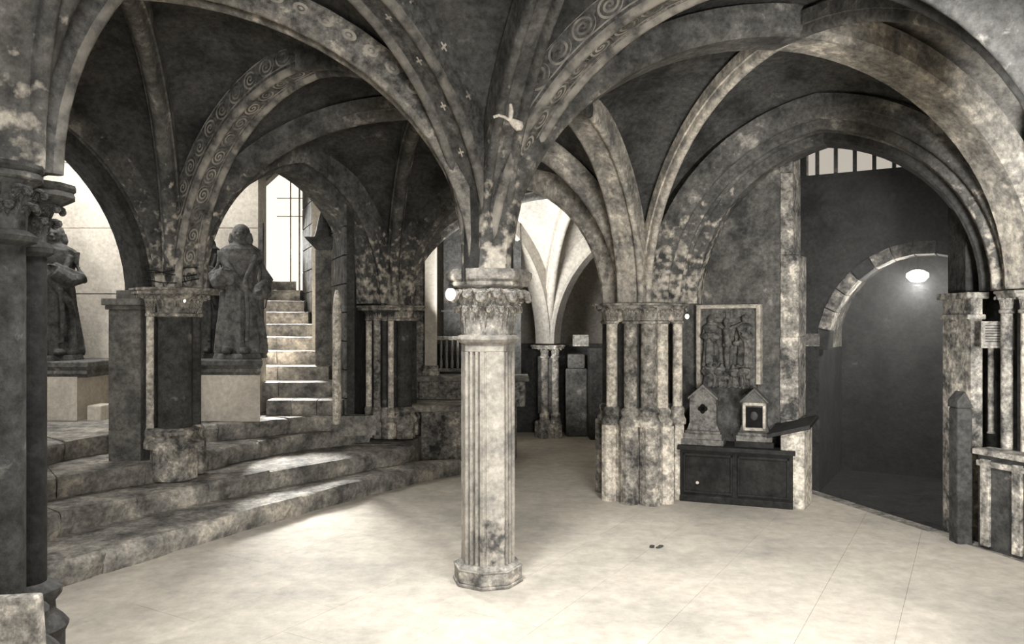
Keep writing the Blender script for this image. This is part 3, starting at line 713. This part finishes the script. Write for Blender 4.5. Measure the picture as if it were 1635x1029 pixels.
def robed(H, w=.26, folds=9, hood=False, arms='clasp', seed=0, beard=False):
    """standing robed figure, feet at z=0, facing -y"""
    m = MB(); r = random.Random(seed); n = 44; vs = []
    prof = [(0,.50),(.03,.52),(.12,.50),(.25,.46),(.40,.42),(.52,.40),(.60,.37),(.68,.40),(.76,.45),(.815,.44),(.845,.30),(.865,.17),(.89,.15)]
    ph = r.random()*6
    for z, q in prof:
        for i in range(n):
            a = 2*pi*i/n; f = max(0, 1-z/.80)
            k = 1+f*(.17*sin(folds*a+ph+2*z)+.05*sin((folds+5)*a+ph*2))+(.03 if z < .8 else 0)*sin(3*a+z*9)
            vs.append((w*q*1.05*k*cos(a), w*q*.72*k*sin(a), z*H))
    L = len(prof); fs = [(k*n+i, k*n+(i+1)%n, (k+1)*n+(i+1)%n, (k+1)*n+i) for k in range(L-1) for i in range(n)]
    fs += [tuple(range(n-1,-1,-1)), tuple(range((L-1)*n, L*n))]; m.add(vs, fs)
    h = H*.155; hz = H*.925; m.tube([(0,0,H*.82),(0,-.005,H*.9)], [w*.17, w*.15], 10)
    m.ball((0,-.008,hz), h*.37, h*.43, h*.52, 14, 10)
    m.tube([(0,-h*.42,hz+h*.08),(0,-h*.56,hz-h*.08)], [h*.07, h*.12], 6)         # nose
    m.tube([(-h*.2,-h*.38,hz+h*.13),(0,-h*.44,hz+h*.12),(h*.2,-h*.38,hz+h*.13)], h*.075, 6)   # brow
    m.tube([(-h*.12,-h*.42,hz-h*.21),(h*.12,-h*.42,hz-h*.21)], h*.06, 6)             # mouth
    for s in (-1, 1): m.ball((s*h*.15,-h*.37,hz+h*.04), h*.06); m.ball((s*h*.38,0,hz), h*.05, h*.1, h*.13)
    if beard: m.ball((0,-h*.28,hz-h*.5), h*.24, h*.2, h*.4)
    if hood:
        m.ball((0,h*.10,hz+h*.08), h*.50, h*.5, h*.66, 14, 10); m.tube([(0,h*.1,hz+h*.3),(0,h*.15,hz+h*.85)], [h*.4, h*.07], 10)
        m.ball((0,h*.1,hz-h*.5), h*.62, h*.5, h*.45, 12, 8)
    else:
        m.ball((0,h*.14,hz+h*.13), h*.45, h*.45, h*.47, 14, 10)
        for s in (-1, 1): m.tube([(s*h*.38,h*.02,hz+h*.1),(s*h*.46,h*.05,hz-h*.25),(s*h*.42,h*.1,hz-h*.55)], [h*.16, h*.17, h*.1], 8)
    sh = H*.79
    def arm(s, el, wr): 
        m.tube([(s*w*.40,0,sh),(el[0],el[1],el[2]),(wr[0],wr[1],wr[2])], [w*.15, w*.15, w*.11], 10)
        m.tube([(el[0],el[1],el[2]),((el[0]+wr[0])/2,(el[1]+wr[1])/2,(el[2]+wr[2])/2-w*.18),(wr[0],wr[1],wr[2]-w*.1)], [w*.12, w*.22, w*.16], 10)
        hand(m, wr, Vector(wr)-Vector(el), h*.62)
    if arms == 'clasp':
        for s in (-1, 1): arm(s, (s*w*.60,-w*.12,H*.61), (s*w*.10,-w*.50,H*.66))
    elif arms == 'hold':
        arm(-1, (-w*.60,-w*.1,H*.6), (-w*.2,-w*.52,H*.64)); arm(1, (w*.62,-w*.05,H*.58), (w*.50,-w*.45,H*.50))
        m.ball((-w*.12,-w*.5,H*.58), w*.12, w*.06, w*.17)
    else:
        arm(-1, (-w*.58,-w*.05,H*.58), (-w*.5,-w*.3,H*.46)); arm(1, (w*.6,-w*.1,H*.6), (w*.1,-w*.5,H*.68))
    for s in (-1, 1): m.ball((s*w*.2,-w*.42,.03*H), w*.12, w*.24, w*.09)
    m.tube([(-w*.42,-w*.2,H*.78),(-w*.05,-w*.36,H*.6),(w*.36,-w*.28,H*.42),(w*.44,-w*.1,H*.3)], [w*.08,w*.09,w*.09,w*.06], 8)
    m.tube([(w*.40,-w*.2,H*.77),(w*.2,-w*.36,H*.58),(w*.26,-w*.38,H*.3),(w*.24,-w*.4,H*.1)], [w*.06,w*.06,w*.05,w*.05], 8)
    return m
def statue(label, x, y, z, H, w, mat, **kw):
    o = empty('robed_statue', (x, y, z)); tag(o, label, 'statue')
    m = MB(); m.prism(ngon(w*.62, 8, pi/8), 0, .05, ngon(w*.58, 8, pi/8)); m.build('statue_base', mat, o, bevel=.005)
    rz = kw.pop('rz', 0); remesh(robed(H-.04, w, **kw), .0068, 'figure', mat, o, 3, (0,0,.04), rz); return o
statue('dark robed standing statue on the plinth under the left arch', -4.66, 7.97, 1.215, 1.36, .44, M_statue, folds=8, arms='relief', seed=2, hood=False, rz=.3)
statue('brown long-haired robed statue on the right ledge, next to the stair', -2.75, 7.93, 1.235, 1.34, .43, M_statue2, folds=9, arms='hold', seed=4, rz=.1)
statue('dark hooded statue half hidden behind the wire-wrapped pier', -3.17, 8.03, 1.235, 1.36, .36, M_statue, folds=8, arms='clasp', seed=6, hood=True, rz=.2)
p = empty('wooden_post', (-2.645, 8.27, 1.9)); tag(p, 'thin dark post with iron hook beside the statue at the stair', 'post')
m = MB(); m.box(-.02,-.02,-.65,.02,.02,.75); m.build('post_shaft', M_ledge, p, bevel=.004)
m = MB(); m.tube([(.02,-.02,-.02),(.05,-.03,.02),(.065,-.03,-.06),(.05,-.03,-.15),(.02,-.03,-.16)], .006, 6); m.build('hook', M_iron, p, smooth=True)
# broken colonnette by the stair wall
m = MB(); vs = [(.045,.55),(.05,.9),(.045,1.3),(.05,1.7),(.04,1.86),(.015,1.93)]
m.lathe(-1.80, 8.05, vs, 9, .3)
m.v = [(x+.012*noise.noise(Vector((x*9, y*9, z*5))), y, z) for x, y, z in m.v]
tag(m.build('broken_colonnette', M_pierlight, smooth=True), 'broken pale colonnette standing against the wall right of the stair', 'colonnette')
# corbel on the wall above the stair
m = MB(); m.hexa([(-2.22,8.85,2.42),(-2.04,8.85,2.42),(-2.04,9.1,2.42),(-2.22,9.1,2.42)], [(-2.34,8.78,2.56),(-1.98,8.78,2.56),(-1.95,9.1,2.56),(-2.3,9.1,2.56)])
m.lathe(-2.15,8.95,[(.12,2.56),(.09,2.66),(.06,2.80),(.02,2.9)], 8)
struct('trim_3', m, M_walldark, bevel=.015)
m = MB(); m.box(-2.24, 8.9, .9, -2.02, 9.15, 2.43); struct('trim_4', m, M_wall, bevel=.012)
# low block left of the left ledge's foot
m = MB(); m.box(-4.16, 7.66, .6, -4.02, 7.9, .78); struct('trim_5', m, M_plaster, bevel=.01)

# ---- wires around the springing of the left pier
w = empty('wire_coil', (PL.x, PL.y, 1.9)); tag(w, 'thin wires wound round the rib springing above the left pier capital', 'wire')
for k, (r, z, ph) in enumerate(((.205,.10,0),(.215,.04,1.1),(.20,.125,2.2))):
    m = MB(); m.tube([((r+.012*sin(5*t*2*pi/36+ph))*cos(t*2*pi/36), (r*.95)*sin(t*2*pi/36)-.03, z+.025*sin(t*2*pi/18+ph)) for t in range(37)], .0045, 5)
    m.build('wire', M_iron, w, smooth=True)

# ================================================================== CENTRE BACKGROUND
def qwall(name, p0, p1, z0, z1, th, mat, bevel=.01, kind='structure'):
    p0 = Vector(p0); p1 = Vector(p1); t = (p1-p0).normalized(); n = Vector((-t.y, t.x))
    m = MB(); P = [p0, p1, p1+n*th, p0+n*th]; m.prism([(q.x, q.y) for q in P], z0, z1); o = m.build(name, mat, bevel=bevel)
    if kind: tag(o, kind=kind)
    return o
# low wall with ledge right of the far pier
qwall('wall_low', (-1.02, 8.75), (-.02, 8.62), -.05, .62, .6, M_pier)
m = MB(); m.box(-1.12, 8.50, .62, .02, 9.3, .69); struct('trim_6', m, M_step, bevel=.012)
qwall('wall_low_back', (-1.1, 9.25), (.15, 9.2), .6, .90, .5, M_pier)
m = MB(); m.box(-1.2, 9.15, .90, .2, 9.8, .95); struct('trim_7', m, M_step, bevel=.012)
o = empty('square_pillar', (-.985, 9.5, .95)); tag(o, 'pale square pillar standing on the low wall left of the central column', 'pillar')
m = MB(); m.box(-.07,-.07,.12,.07,.07,1.75); m.build('shaft', M_plaster, o, bevel=.01)
m = MB(); m.box(-.10,-.10,0,.10,.10,.06); m.box(-.085,-.085,.06,.085,.085,.12); m.build('base', M_pier, o, bevel=.01)
qwall('wall_middle', (-1.30, 9.55), (-1.08, 9.50), 0, 3, .3, M_pier)
m = MB(); m.box(-.02,-.012,0,.14,.012,.13)
def plaque(label, loc, w, h, rz=0, fm=None, pm_=None, lines=3):
    o = empty('plaque', loc, rz); tag(o, label, 'plaque')
    m = MB(); m.box(-w/2,-.01,-h/2,w/2,.01,h/2); m.build('plaque_panel', pm_ or M_card, o)
    m = MB(); t = min(w,h)*.09
    m.box(-w/2-t,-.018,-h/2-t,w/2+t,.008,-h/2); m.box(-w/2-t,-.018,h/2,w/2+t,.008,h/2+t); m.box(-w/2-t,-.018,-h/2,-w/2,.008,h/2); m.box(w/2,-.018,-h/2,w/2+t,.008,h/2)
    m.build('plaque_frame', fm or M_pier, o)
    return o
plaque('small square plaque on the pier left of the pale pillar', (-1.135, 9.2, 1.33), .13, .16)
# dark opening with balusters
m = MB(); m.box(-.9, 10.3, .5, .12, 10.4, 3.2); struct('wall_back_left', m, M_walldark)
b = empty('balustrade', (-.6, 9.95, .95)); tag(b, 'small balustrade of thin pale bars behind the central column', 'balustrade')
m = MB(); m.box(-.35,-.03,.02,.3,.03,.06); m.build('bottom_rail', M_pier, b, bevel=.004)
m = MB(); m.box(-.35,-.03,.42,.3,.03,.47); m.build('top_rail', M_pier, b, bevel=.004)
bm_ = MB(); bm_.lathe(0,0,[(.014,.06),(.02,.12),(.012,.2),(.018,.3),(.012,.42)], 8); bd = bm_.data('baluster', M_card, True)
for k in range(9): inst(bd, 'baluster', b, Matrix.Translation((-.30+.07*k, 0, 0)))
m = MB(); m.box(-.3,-.01,.78,.3,.02,.80); m.build('upper_bar', M_iron, b)
# back walls
m = MB(); m.box(-2.2, 12.2, 0, 4, 12.5, 4.2); m.box(-2.4, 9.4, 0, -2.2, 12.4, 4.2); struct('wall_back', m, M_webl)
m = MB(); m.box(-2.2, 11.35, 0, 2.6, 11.6, 1.28); struct('wall_back_lower', m, M_walldark)
qwall('wall_back_return', (1.75, 7.9), (2.7, 9.9), 0, 4, .2, M_wall)
# respond pier at the back with springing ribs
r2 = cluster('respond_pier', R2+Vector((0,-.05)), 'distant respond pier below the grey lit vault right of the central column', 0, .35, 1.1, 1.12, 1.28, .15,
       [(-.05,-.14,.05,M_pier),(.1,-.12,.05,M_pier)], ped=.2, core_mat=M_wall)
m = MB(); m.box(.75, 10.9, 0, 1.05, 11.2, .95); m.box(.78, 10.93, .95, 1.02, 11.2, 1.15); struct('trim_8', m, M_wall, bevel=.02)
plaque('small pale plaque high on the back wall right of the central column', (.93, 10.6, 1.35), .19, .13)
m = MB(); m.box(1.05, 10.6, 0, 1.7, 10.9, 1.25); struct('wall_back_block', m, M_walldark, bevel=.02)

# ================================================================== RIGHT: relief wall, passage
T = Vector((.853, -.521)); NB = Vector((.521, .853))
P0 = Vector((1.40, 7.60))
def onw(s, off=0): return P0+T*s+NB*off
ang = atan2(T.y, T.x)
qwall('wall_relief', tuple(onw(-.3)), tuple(onw(1.19)), -.05, 4.4, .35, M_wall, .02)
# bright ragged end of that wall
m = MB()
for k in range(6):
    z0 = 4.4*k/6; z1 = 4.4*(k+1)/6+.006; q = .02*noise.noise(Vector((k*1.7, 3, 1))); wd = .10 if z0 > 1.6 else .15
    A, B = onw(1.17+q*.6), onw(1.17+wd+q)
    A2, B2 = A-NB*.02, B+NB*.06
    P = [A2, onw(1.17+wd+q, .02), B+NB*.36, A+NB*.36]; m.prism([(v.x, v.y) for v in P], z0, z1-.006)
struct('trim_9', m, M_pier, bevel=.01)
# low sloped stub wall with dark coping
st = empty('stub_wall', (onw(1.25).x, onw(1.25).y, 0)); tag(st, 'low pale stub wall with a sloping dark coping right of the chest', 'wall')
m = MB(); q = lambda s, o, z: (onw(1.25+s, o).x-onw(1.25).x, onw(1.25+s, o).y-onw(1.25).y, z)
m.hexa([q(-.02,-.28,0), q(.17,-.24,0), q(.17,.1,0), q(-.02,.1,0)], [q(-.02,-.28,.64), q(.17,-.24,.70), q(.17,.1,.74), q(-.02,.1,.68)]); m.build('stub_body', M_pierlight, st, bevel=.01)
m = MB(); m.hexa([q(-.12,-.36,.60), q(.22,-.26,.69), q(.22,.12,.74), q(-.12,.02,.66)], [q(-.12,-.36,.635), q(.22,-.26,.73), q(.22,.12,.78), q(-.12,.02,.70)]); m.build('coping', M_iron, st, bevel=.006)

# framed relief
rc = onw(.717, -.05); rel = empty('relief_panel', (rc.x, rc.y, 1.40), ang); tag(rel, 'carved crucifixion relief in a pale moulded frame above the chest', 'relief')
W2, H0, H1 = .255, -.40, .325
m = MB(); m.box(-W2,-.0,H0,W2,.06,H1); m.build('relief_back', M_relief, rel)
fm = MB()
for x0, x1, zz0, zz1 in ((-W2-.04,-W2,H0-.02,H1+.035), (W2,W2+.04,H0+.04,H1+.035), (-W2,W2,H1,H1+.035)):
    fm = MB(); fm.box(x0,-.03,zz0,x1,.06,zz1)
    if x1-x0 < .1: fm.box(x0+.012,-.042,zz0,x1-.012,-.028,zz1-.01)
    else: fm.box(x0,-.042,zz0+.012,x1,-.028,zz1-.010)
    fm.build('frame_rail', M_frame, rel, bevel=.003)
m = MB(); m.box(-.018,-.02,-.30,.018,.02,.29); m.box(-.19,-.02,.20,.19,.02,.235); m.build('cross', M_relief, rel, bevel=.003)
def xfig(mm, S, loc):
    M = Matrix.Translation(loc) @ Matrix.Diagonal((S[0], S[1], S[2], 1)); mm.xf(M); return mm
m = MB()   # crucified figure
m.tube([(0,-.03,-.24),(-.006,-.035,-.12),(.004,-.035,-.02)], [.018,.026,.034], 10); m.tube([(.004,-.035,-.03),(.0,-.04,.06),(0,-.035,.13),(0,-.035,.165)], [.036,.034,.042,.018], 10)
m.ball((-.008,-.05,.195), .024,.024,.032); m.ball((-.008,-.042,.205), .030,.026,.032)
for s in (-1, 1):
    m.tube([(s*.03,-.035,.145),(s*.09,-.035,.17),(s*.165,-.03,.212)], [.016,.013,.010], 8); hand(m, (s*.175,-.03,.216), (s,0,.25), .03)
m.ball((0,-.038,-.01), .045,.03,.035); m.ball((.0,-.045,-.245), .018,.02,.012)
remesh(m, .005, 'crucified_figure', M_relief, rel, 2)
for x, z, H, w_, kw in ((-.155,-.21,.46,.14,dict(seed=1,arms='clasp',folds=6,hood=True)), (.155,-.21,.47,.14,dict(seed=3,arms='relief',folds=6)), (-.16,-.40,.24,.12,dict(seed=5,arms='hold',folds=5,hood=True)), (-.055,-.40,.22,.10,dict(seed=6,arms='clasp',folds=5)), (.05,-.40,.21,.10,dict(seed=8,arms='relief',folds=5,hood=True)), (.15,-.40,.22,.10,dict(seed=9,arms='hold',folds=5))):
    mm = robed(H, w_, **kw); mm.xf(Matrix.Translation((x,-.02,z)) @ Matrix.Rotation(.3*(-1 if x > 0 else 1), 4, 'Z'))
    remesh(mm, .0055, 'carved_figure', M_relief, rel, 2)

# chest
d_ = Vector((2.39, 6.66))-Vector((1.50, 7.0)); ca = atan2(d_.y, d_.x); L = d_.length
ch = empty('chest', (1.50, 7.0, 0), ca); tag(ch, 'long low dark wooden chest standing below the framed relief', 'chest')
m = MB(); m.box(0,.02,.05,L,.44,.46); m.build('chest_body', M_chest, ch, bevel=.006)
m = MB(); m.box(-.0,0,0,L,.46,.06); m.build('plinth', M_chest, ch, bevel=.006)
m = MB(); m.box(-.02,-.02,.46,L+.02,.46,.50); m.build('lid', M_chest, ch, bevel=.006)
for x in (.03, L/2+.02):
    m = MB(); m.box(x,.0,.10,x+.02,.02,.43); m.box(x+L/2-.07,.0,.10,x+L/2-.05,.02,.43); m.box(x,.0,.41,x+L/2-.05,.02,.43); m.box(x,.0,.08,x+L/2-.05,.02,.10); m.build('front_panel', M_chest, ch, bevel=.003)
m = MB(); m.lathe(0,0,[(.0,0),(.012,.002),(.014,.006),(.0,.009)], 10); m.xf(Matrix.Translation((.155,.0,.175)) @ Matrix.Rotation(pi/2, 4, 'X')); m.build('escutcheon', M_white, ch)['label'] = 'small bright round disc'

def shrine(label, px, dy, w, h, style):
    """small gabled shrine on a stepped base; placed on the chest lid"""
    base = Vector((1.50, 7.0)); t = d_.normalized(); n = Vector((-t.y, t.x)); p = base+t*px+n*dy
    o = empty('gabled_shrine', (p.x, p.y, .50), ca); tag(o, label, 'shrine')
    m = MB(); m.box(-w*.72,-.11,0,w*.72,.12,.05); m.build('lower_step', M_chest if style else M_shrine, o, bevel=.004)
    m = MB(); m.box(-w*.66,-.095,.05,w*.66,.105,.10); m.box(-w*.60,-.085,.10,w*.60,.095,.125); m.build('upper_step', M_shrine, o, bevel=.004)
    z0 = .125; m = MB(); P = [(-w*.56,z0),(w*.56,z0),(w*.46,z0+.07),(w*.46,h-.10),(0,h),(-w*.46,h-.10),(-w*.46,z0+.07)]
    n_ = len(P); m.add([(x,-.06,z) for x, z in P]+[(x,.07,z) for x, z in P], [tuple(range(n_)), tuple(range(2*n_-1, n_-1, -1))]+[(i, n_+i, n_+(i+1)%n_, (i+1)%n_) for i in range(n_)])
    m.build('shrine_body', M_shrine if not style else M_ledge, o, bevel=.004)
    m = MB()
    for s in (-1, 1): m.hexa([(0,-.075,h-.005),(s*(w*.50),-.075,h-.115),(s*(w*.50),.08,h-.115),(0,.08,h-.005)], [(0,-.075,h+.02),(s*(w*.52),-.075,h-.10),(s*(w*.52),.08,h-.10),(0,.08,h+.02)])
    m.build('gable_roof', M_shrine if not style else M_ledge, o, bevel=.002)
    if not style:
        m = MB(); cz = z0+(h-z0)*.50; r = .022
        for dx, dz in ((-1,0),(1,0),(0,1),(0,-1)): m.lathe(0,0,[(r,0),(r,.008)], 14); k = len(m.v)-28; m.v[k:] = [(x+dx*r*.95, -.061-z, cz+y+dz*r*.95) for x, y, z in m.v[k:]]
        m.box(-r*.7,-.069,cz-r*.7,r*.7,-.061,cz+r*.7); m.build('quatrefoil', M_black, o)
    else:
        m = MB(); m.box(-w*.30,-.068,z0+.05,w*.30,-.06,h-.15); m.build('dark_pane', M_black, o)
        m = MB(); a, b_, c_, e_ = -w*.42, w*.42, z0+.02, h-.11
        m.box(a,-.08,c_,a+.025,-.058,e_); m.box(b_-.025,-.08,c_,b_,-.058,e_); m.box(a,-.08,c_,b_,-.058,c_+.025); m.box(a,-.08,e_-.025,b_,-.058,e_); m.build('pale_frame', M_frame, o, bevel=.003)
        m = MB(); m.ball((0,-.07,z0+.15), .03,.01,.04, 8, 6); m.build('medallion', M_ledge, o, smooth=True)
    return o
shrine('gabled stone shrine with a dark quatrefoil on the left of the chest', .19, .15, .255, .52, 0)
shrine('gabled shrine with a pale framed dark pane on the right of the chest', .63, .17, .23, .50, 1)

# passage beyond the right arch (two steps lower)
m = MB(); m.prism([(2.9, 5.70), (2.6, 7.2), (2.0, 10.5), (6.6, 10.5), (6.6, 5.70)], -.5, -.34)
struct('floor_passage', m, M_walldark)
edge = empty('passage_kerb', (3.2, 6, 0)); tag(edge, kind='structure'); edge.name = 'trim_10'
for A, B in ((DROP[0], DROP[0].lerp(DROP[1], .95)),):
    nb = max(1, int((B-A).length/.5)); t = (B-A).normalized(); n = Vector((-t.y, t.x))
    for k in range(nb):
        a = A+(B-A)*(k/nb)+t*.003; b_ = A+(B-A)*((k+1)/nb)-t*.003
        m = MB(); m.prism([(v.x-3.2, v.y-6) for v in (a+n*.004, b_+n*.004, b_+n*.14, a+n*.14)], -.36, -.004); m.build('kerb_stone', M_step, edge, bevel=.006)
# back wall of passage, window above, arch below
Q0 = Vector((3.37, 9.0))
def onb(s, off=0): return Q0+T*s+NB*off
pb = MB()
def seg(s0, s1, z0, z1, th=.3):
    P = [onb(s0), onb(s1), onb(s1, th), onb(s0, th)]; pb.prism([(v.x, v.y) for v in P], z0, z1)
cs, hr, zsp, hh = 1.22, 1.07, 1.28, 1.16
seg(-1.6, cs-hr, -.4, 3.28); seg(cs+hr, 4.0, -.4, 3.28); seg(-1.6, .0, 3.28, 4.8); seg(2.3, 4.0, 3.28, 4.8); seg(0, 2.3, 4.25, 4.8)
N_ = 20
for k in range(N_):
    a0 = pi-pi*k/N_; a1 = pi-pi*(k+1)/N_
    s0 = cs+hr*cos(a0); s1 = cs+hr*cos(a1); z0 = zsp+hh*sin(a0); z1 = zsp+hh*sin(a1)
    A, B = onb(s0), onb(s1); A2, B2 = onb(s0, .3), onb(s1, .3)
    pb.hexa([(A.x,A.y,z0),(B.x,B.y,z1),(B2.x,B2.y,z1),(A2.x,A2.y,z0)], [(A.x,A.y,3.28),(B.x,B.y,3.28),(B2.x,B2.y,3.28),(A2.x,A2.y,3.28)])
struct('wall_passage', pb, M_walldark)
# archivolt of the small arch: separate voussoirs, tunnel behind it
av = empty('lamplit_arch', (onb(cs).x, onb(cs).y, zsp), ang); tag(av, 'low round arch lit from within by a lamp, at the end of the passage', 'arch')
NV = 15
for k in range(NV):
    a0 = pi-pi*k/NV-.006; a1 = pi-pi*(k+1)/NV+.006
    r0, r1 = hr-.10, hr+.03; m = MB(); z = lambda r, a: (r*cos(a), r*(hh/hr)*sin(a))
    p = [z(r0,a0), z(r0,a1), z(r1,a1), z(r1,a0)]
    m.hexa([(x,-.03,zz) for x, zz in p], [(x,.28,zz) for x, zz in p]); m.build('voussoir', M_pier if k % 4 else M_pierdark, av, bevel=.005)
m = MB(); vs = []; K = 20
for y in (.30, 1.6):
    for k in range(K+1):
        a0 = pi-pi*k/K; vs.append(((hr+.02)*cos(a0), y, (hh+.02)*sin(a0)))
m.add(vs, [(k, k+1, K+2+k, K+1+k) for k in range(K)]); m.build('tunnel_vault', M_pier, av, smooth=True)
m = MB(); m.box(-hr-.02,.3,-1.7,-hr+.0,1.6,0); m.box(hr,.3,-1.7,hr+.02,1.6,0); m.box(-hr,1.6,-1.7,hr,1.65,1.3); m.build('tunnel_wall', M_walldark, av)
# upper window with broad bars
w2 = empty('window_2', (onb(0, .12).x, onb(0, .12).y, 3.28), ang); tag(w2, kind='structure')
m = MB(); m.add([(0,0,0),(2.3,0,0),(2.3,0,1),(0,0,1)], [(0,1,2,3)]); m.build('window_pane', M_pane2, w2)
for k in range(9):
    m = MB(); m.box(.095+.20*k,-.04,0,.135+.20*k,-.01,1.0); m.build('window_bar', M_ledge, w2)
m = MB(); m.box(0,-.04,0,.015,.0,1.0); m.build('window_frame', M_frame, w2)
# passage side and roof
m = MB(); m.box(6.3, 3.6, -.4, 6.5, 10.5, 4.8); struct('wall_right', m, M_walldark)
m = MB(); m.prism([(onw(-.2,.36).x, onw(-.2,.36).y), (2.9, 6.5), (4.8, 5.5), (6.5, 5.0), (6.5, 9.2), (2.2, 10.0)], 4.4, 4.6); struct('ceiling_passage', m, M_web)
# lamp
lp = Vector(((1465-817.5)/F*8.75, 8.75, 1.6+75*8.75/F))
o = empty('hanging_lamp', tuple(lp)); tag(o, 'glowing lamp hanging under the small arch at the end of the passage', 'lamp')
m = MB(); m.lathe(0,0,[(.0,-.085),(.07,-.07),(.115,-.02),(.11,.02),(.06,.05),(.018,.06)], 14); m.build('lamp_glass', M_bulb, o, smooth=True)
m = MB(); m.lathe(0,0,[(.018,.05),(.018,.09),(.004,.10),(.004,.26)], 8); m.build('lamp_rod', M_iron, o, smooth=True)
point('lamp_light', (lp.x, lp.y-.0, lp.z-.12), 52, .06)
plaque('small pale card fixed at the left foot of the lamplit arch', (onb(.06,-.04).x, onb(.06,-.04).y, 1.395), .19, .12, ang)
plaque('tall faded panel on the passage wall left of the lamplit arch', (onb(-.13,-.04).x, onb(-.13,-.04).y, .96), .20, .42, ang, fm=M_wall)
# dark parapet, post and panelled rail on the right
o = empty('stone_post', (3.26, 5.68, 0)); tag(o, 'plain stone post at the right corner of the bright floor', 'post')
m = MB(); m.box(-.055,-.05,-.1,.055,.07,.98); m.build('post_shaft', M_pierdark, o, bevel=.012)
m = MB(); m.hexa([(-.06,-.055,.98),(.06,-.055,.98),(.06,.075,.98),(-.06,.075,.98)], [(-.06,-.055,1.03),(.0,-.055,1.10),(.0,.075,1.10),(-.06,.075,1.03)]); m.build('post_cap', M_pierdark, o, bevel=.006)
o = empty('panelled_parapet', (3.31, 5.58, 0), atan2(-.37, .13)); tag(o, 'low panelled parapet with a pale top rail below the framed notice', 'parapet')
m = MB(); m.box(0,.02,-.05,.95,.12,.68); m.build('parapet_body', M_pierdark, o)
m = MB(); m.box(-.02,-.02,.66,.98,.16,.70); m.build('top_rail', M_pier, o, bevel=.006)
for k in range(4):
    m = MB(); m.box(.03+.24*k,-.005,.02,.10+.24*k,.02,.63); m.build('pilaster_strip', M_pier, o, bevel=.004)
m = MB(); m.box(0,-.005,.58,.95,.02,.62); m.build('moulding', M_pier, o, bevel=.004)
n_ = plaque('framed printed notice hanging on the right pier', (3.62, 5.86, 1.505), .18, .17, -.2, fm=M_pier)
m = MB()
for k in range(7): m.box(-.075,-.0115,.065-.02*k,.075 if k % 3 else .05,-.0105,.071-.02*k)
m.build('printed_lines', M_iron, n_)
m = MB(); m.box(.108,-.02,-.11,.118,.0,.12); m.build('frame_edge', M_white, n_)
# glow bulbs and small enamel fittings
def bulb(label, loc, r):
    o = empty('light_bulb', loc); tag(o, label, 'bulb')
    m = MB(); m.ball((0,0,0), r, r, r*1.25, 12, 8); m.build('bulb_glass', M_bulbsoft, o, smooth=True)
    m = MB(); m.lathe(0,0,[(r*.45,r*1.0),(r*.5,r*1.6),(r*.2,r*1.9)], 8); m.build('bulb_holder', M_iron, o, smooth=True)
M_bulbsoft = emit('soft bulb', 1.0, 1.6)
bulb('glowing bulb on the left side of the central column capital', (C.x-.215, C.y-.21, 1.765), .032)
point('bulb_light', (C.x-.32, C.y-.32, 1.75), .8, .03)
bulb('tiny glowing bulb on the capital of the wire-wrapped pier', (PL.x+.16, PL.y-.2, 1.775), .016)
bulb('tiny glowing bulb at the right end of the clustered pier capital', (PR.x+.40, PR.y-.2, 1.65), .02)
# pale glass shade bracketed on the rib above the central column
o = empty('lamp_bracket', (-.02, 4.2, 2.68)); tag(o, 'white glass shade on a bent bracket under the rib above the central column', 'lamp')
m = MB(); m.tube([(-.08,0,.02),(-.05,0,.03),(-.02,0,.02),(.02,0,-.005)], .008, 8); m.build('bracket', M_white, o, smooth=True)
m = MB(); m.tube([(.01,0,.005),(.03,0,-.01),(.06,0,-.03),(.075,0,-.04)], [.012,.022,.03,.012], 12); m.build('lamp_shade', M_white, o, smooth=True)
m = MB(); m.tube([(.01,0,.0),(.015,.0,.05),(.012,0,.09)], [.012,.014,.008], 8); m.build('lamp_stem', M_white, o, smooth=True)
# leaning slab bottom left
o = MB(); o.hexa([(-.12,-.03,0),(.12,-.03,0),(.115,.02,0),(-.12,.02,0)], [(-.12,-.03,.42),(.075,-.03,.43),(.07,.02,.43),(-.12,.02,.42)])
s = o.build('stone_slab', M_pier, bevel=.008); s.location = (-1.46, 2.28, .37); s.rotation_euler = (-.06, 0, 0)
tag(s, 'flat pale stone slab leaning at the foot of the near left pier', 'slab')
o = MB(); o.box(-1.75, 2.22, 0, -1.33, 2.50, .37); tag(o.build('stone_block', M_pierdark, bevel=.015), 'low dark block under the leaning slab at the bottom left', 'block')
# debris scrap on the floor
m = MB()
for k in range(5): m.ball((.02*k*cos(k), .025*sin(k*2), .006), .02, .012, .007, 6, 4)
s = m.build('rag_scrap', M_pierdark, smooth=True); s.location = (1.05, 5.55, .0); tag(s, 'small dark scrap lying on the bright floor', 'scrap')

# luminous dust haze hanging in the passage round the lamp
hm = bpy.data.materials.new('passage haze'); hm.use_nodes = True; nt = hm.node_tree
for n in list(nt.nodes): nt.nodes.remove(n)
vs_ = node(nt, 'ShaderNodeVolumeScatter'); vs_.inputs['Density'].default_value = .065; vs_.inputs['Anisotropy'].default_value = .2
oo = node(nt, 'ShaderNodeOutputMaterial'); lk(nt, vs_.outputs[0], oo.inputs['Volume'])
m = MB(); m.prism([(3.3,6.75),(5.2,6.0),(6.2,5.9),(6.2,7.6),(3.5,9.9),(3.0,9.0),(2.95,7.3)], -.3, 4.3)
tag(m.build('lamp_haze', hm), 'thin luminous haze filling the passage around the lamp', 'haze', kind='stuff')
bulb('tiny glowing bulb low in the dark passage under the lamplit arch', (4.47, 8.0, 1.02), .022)
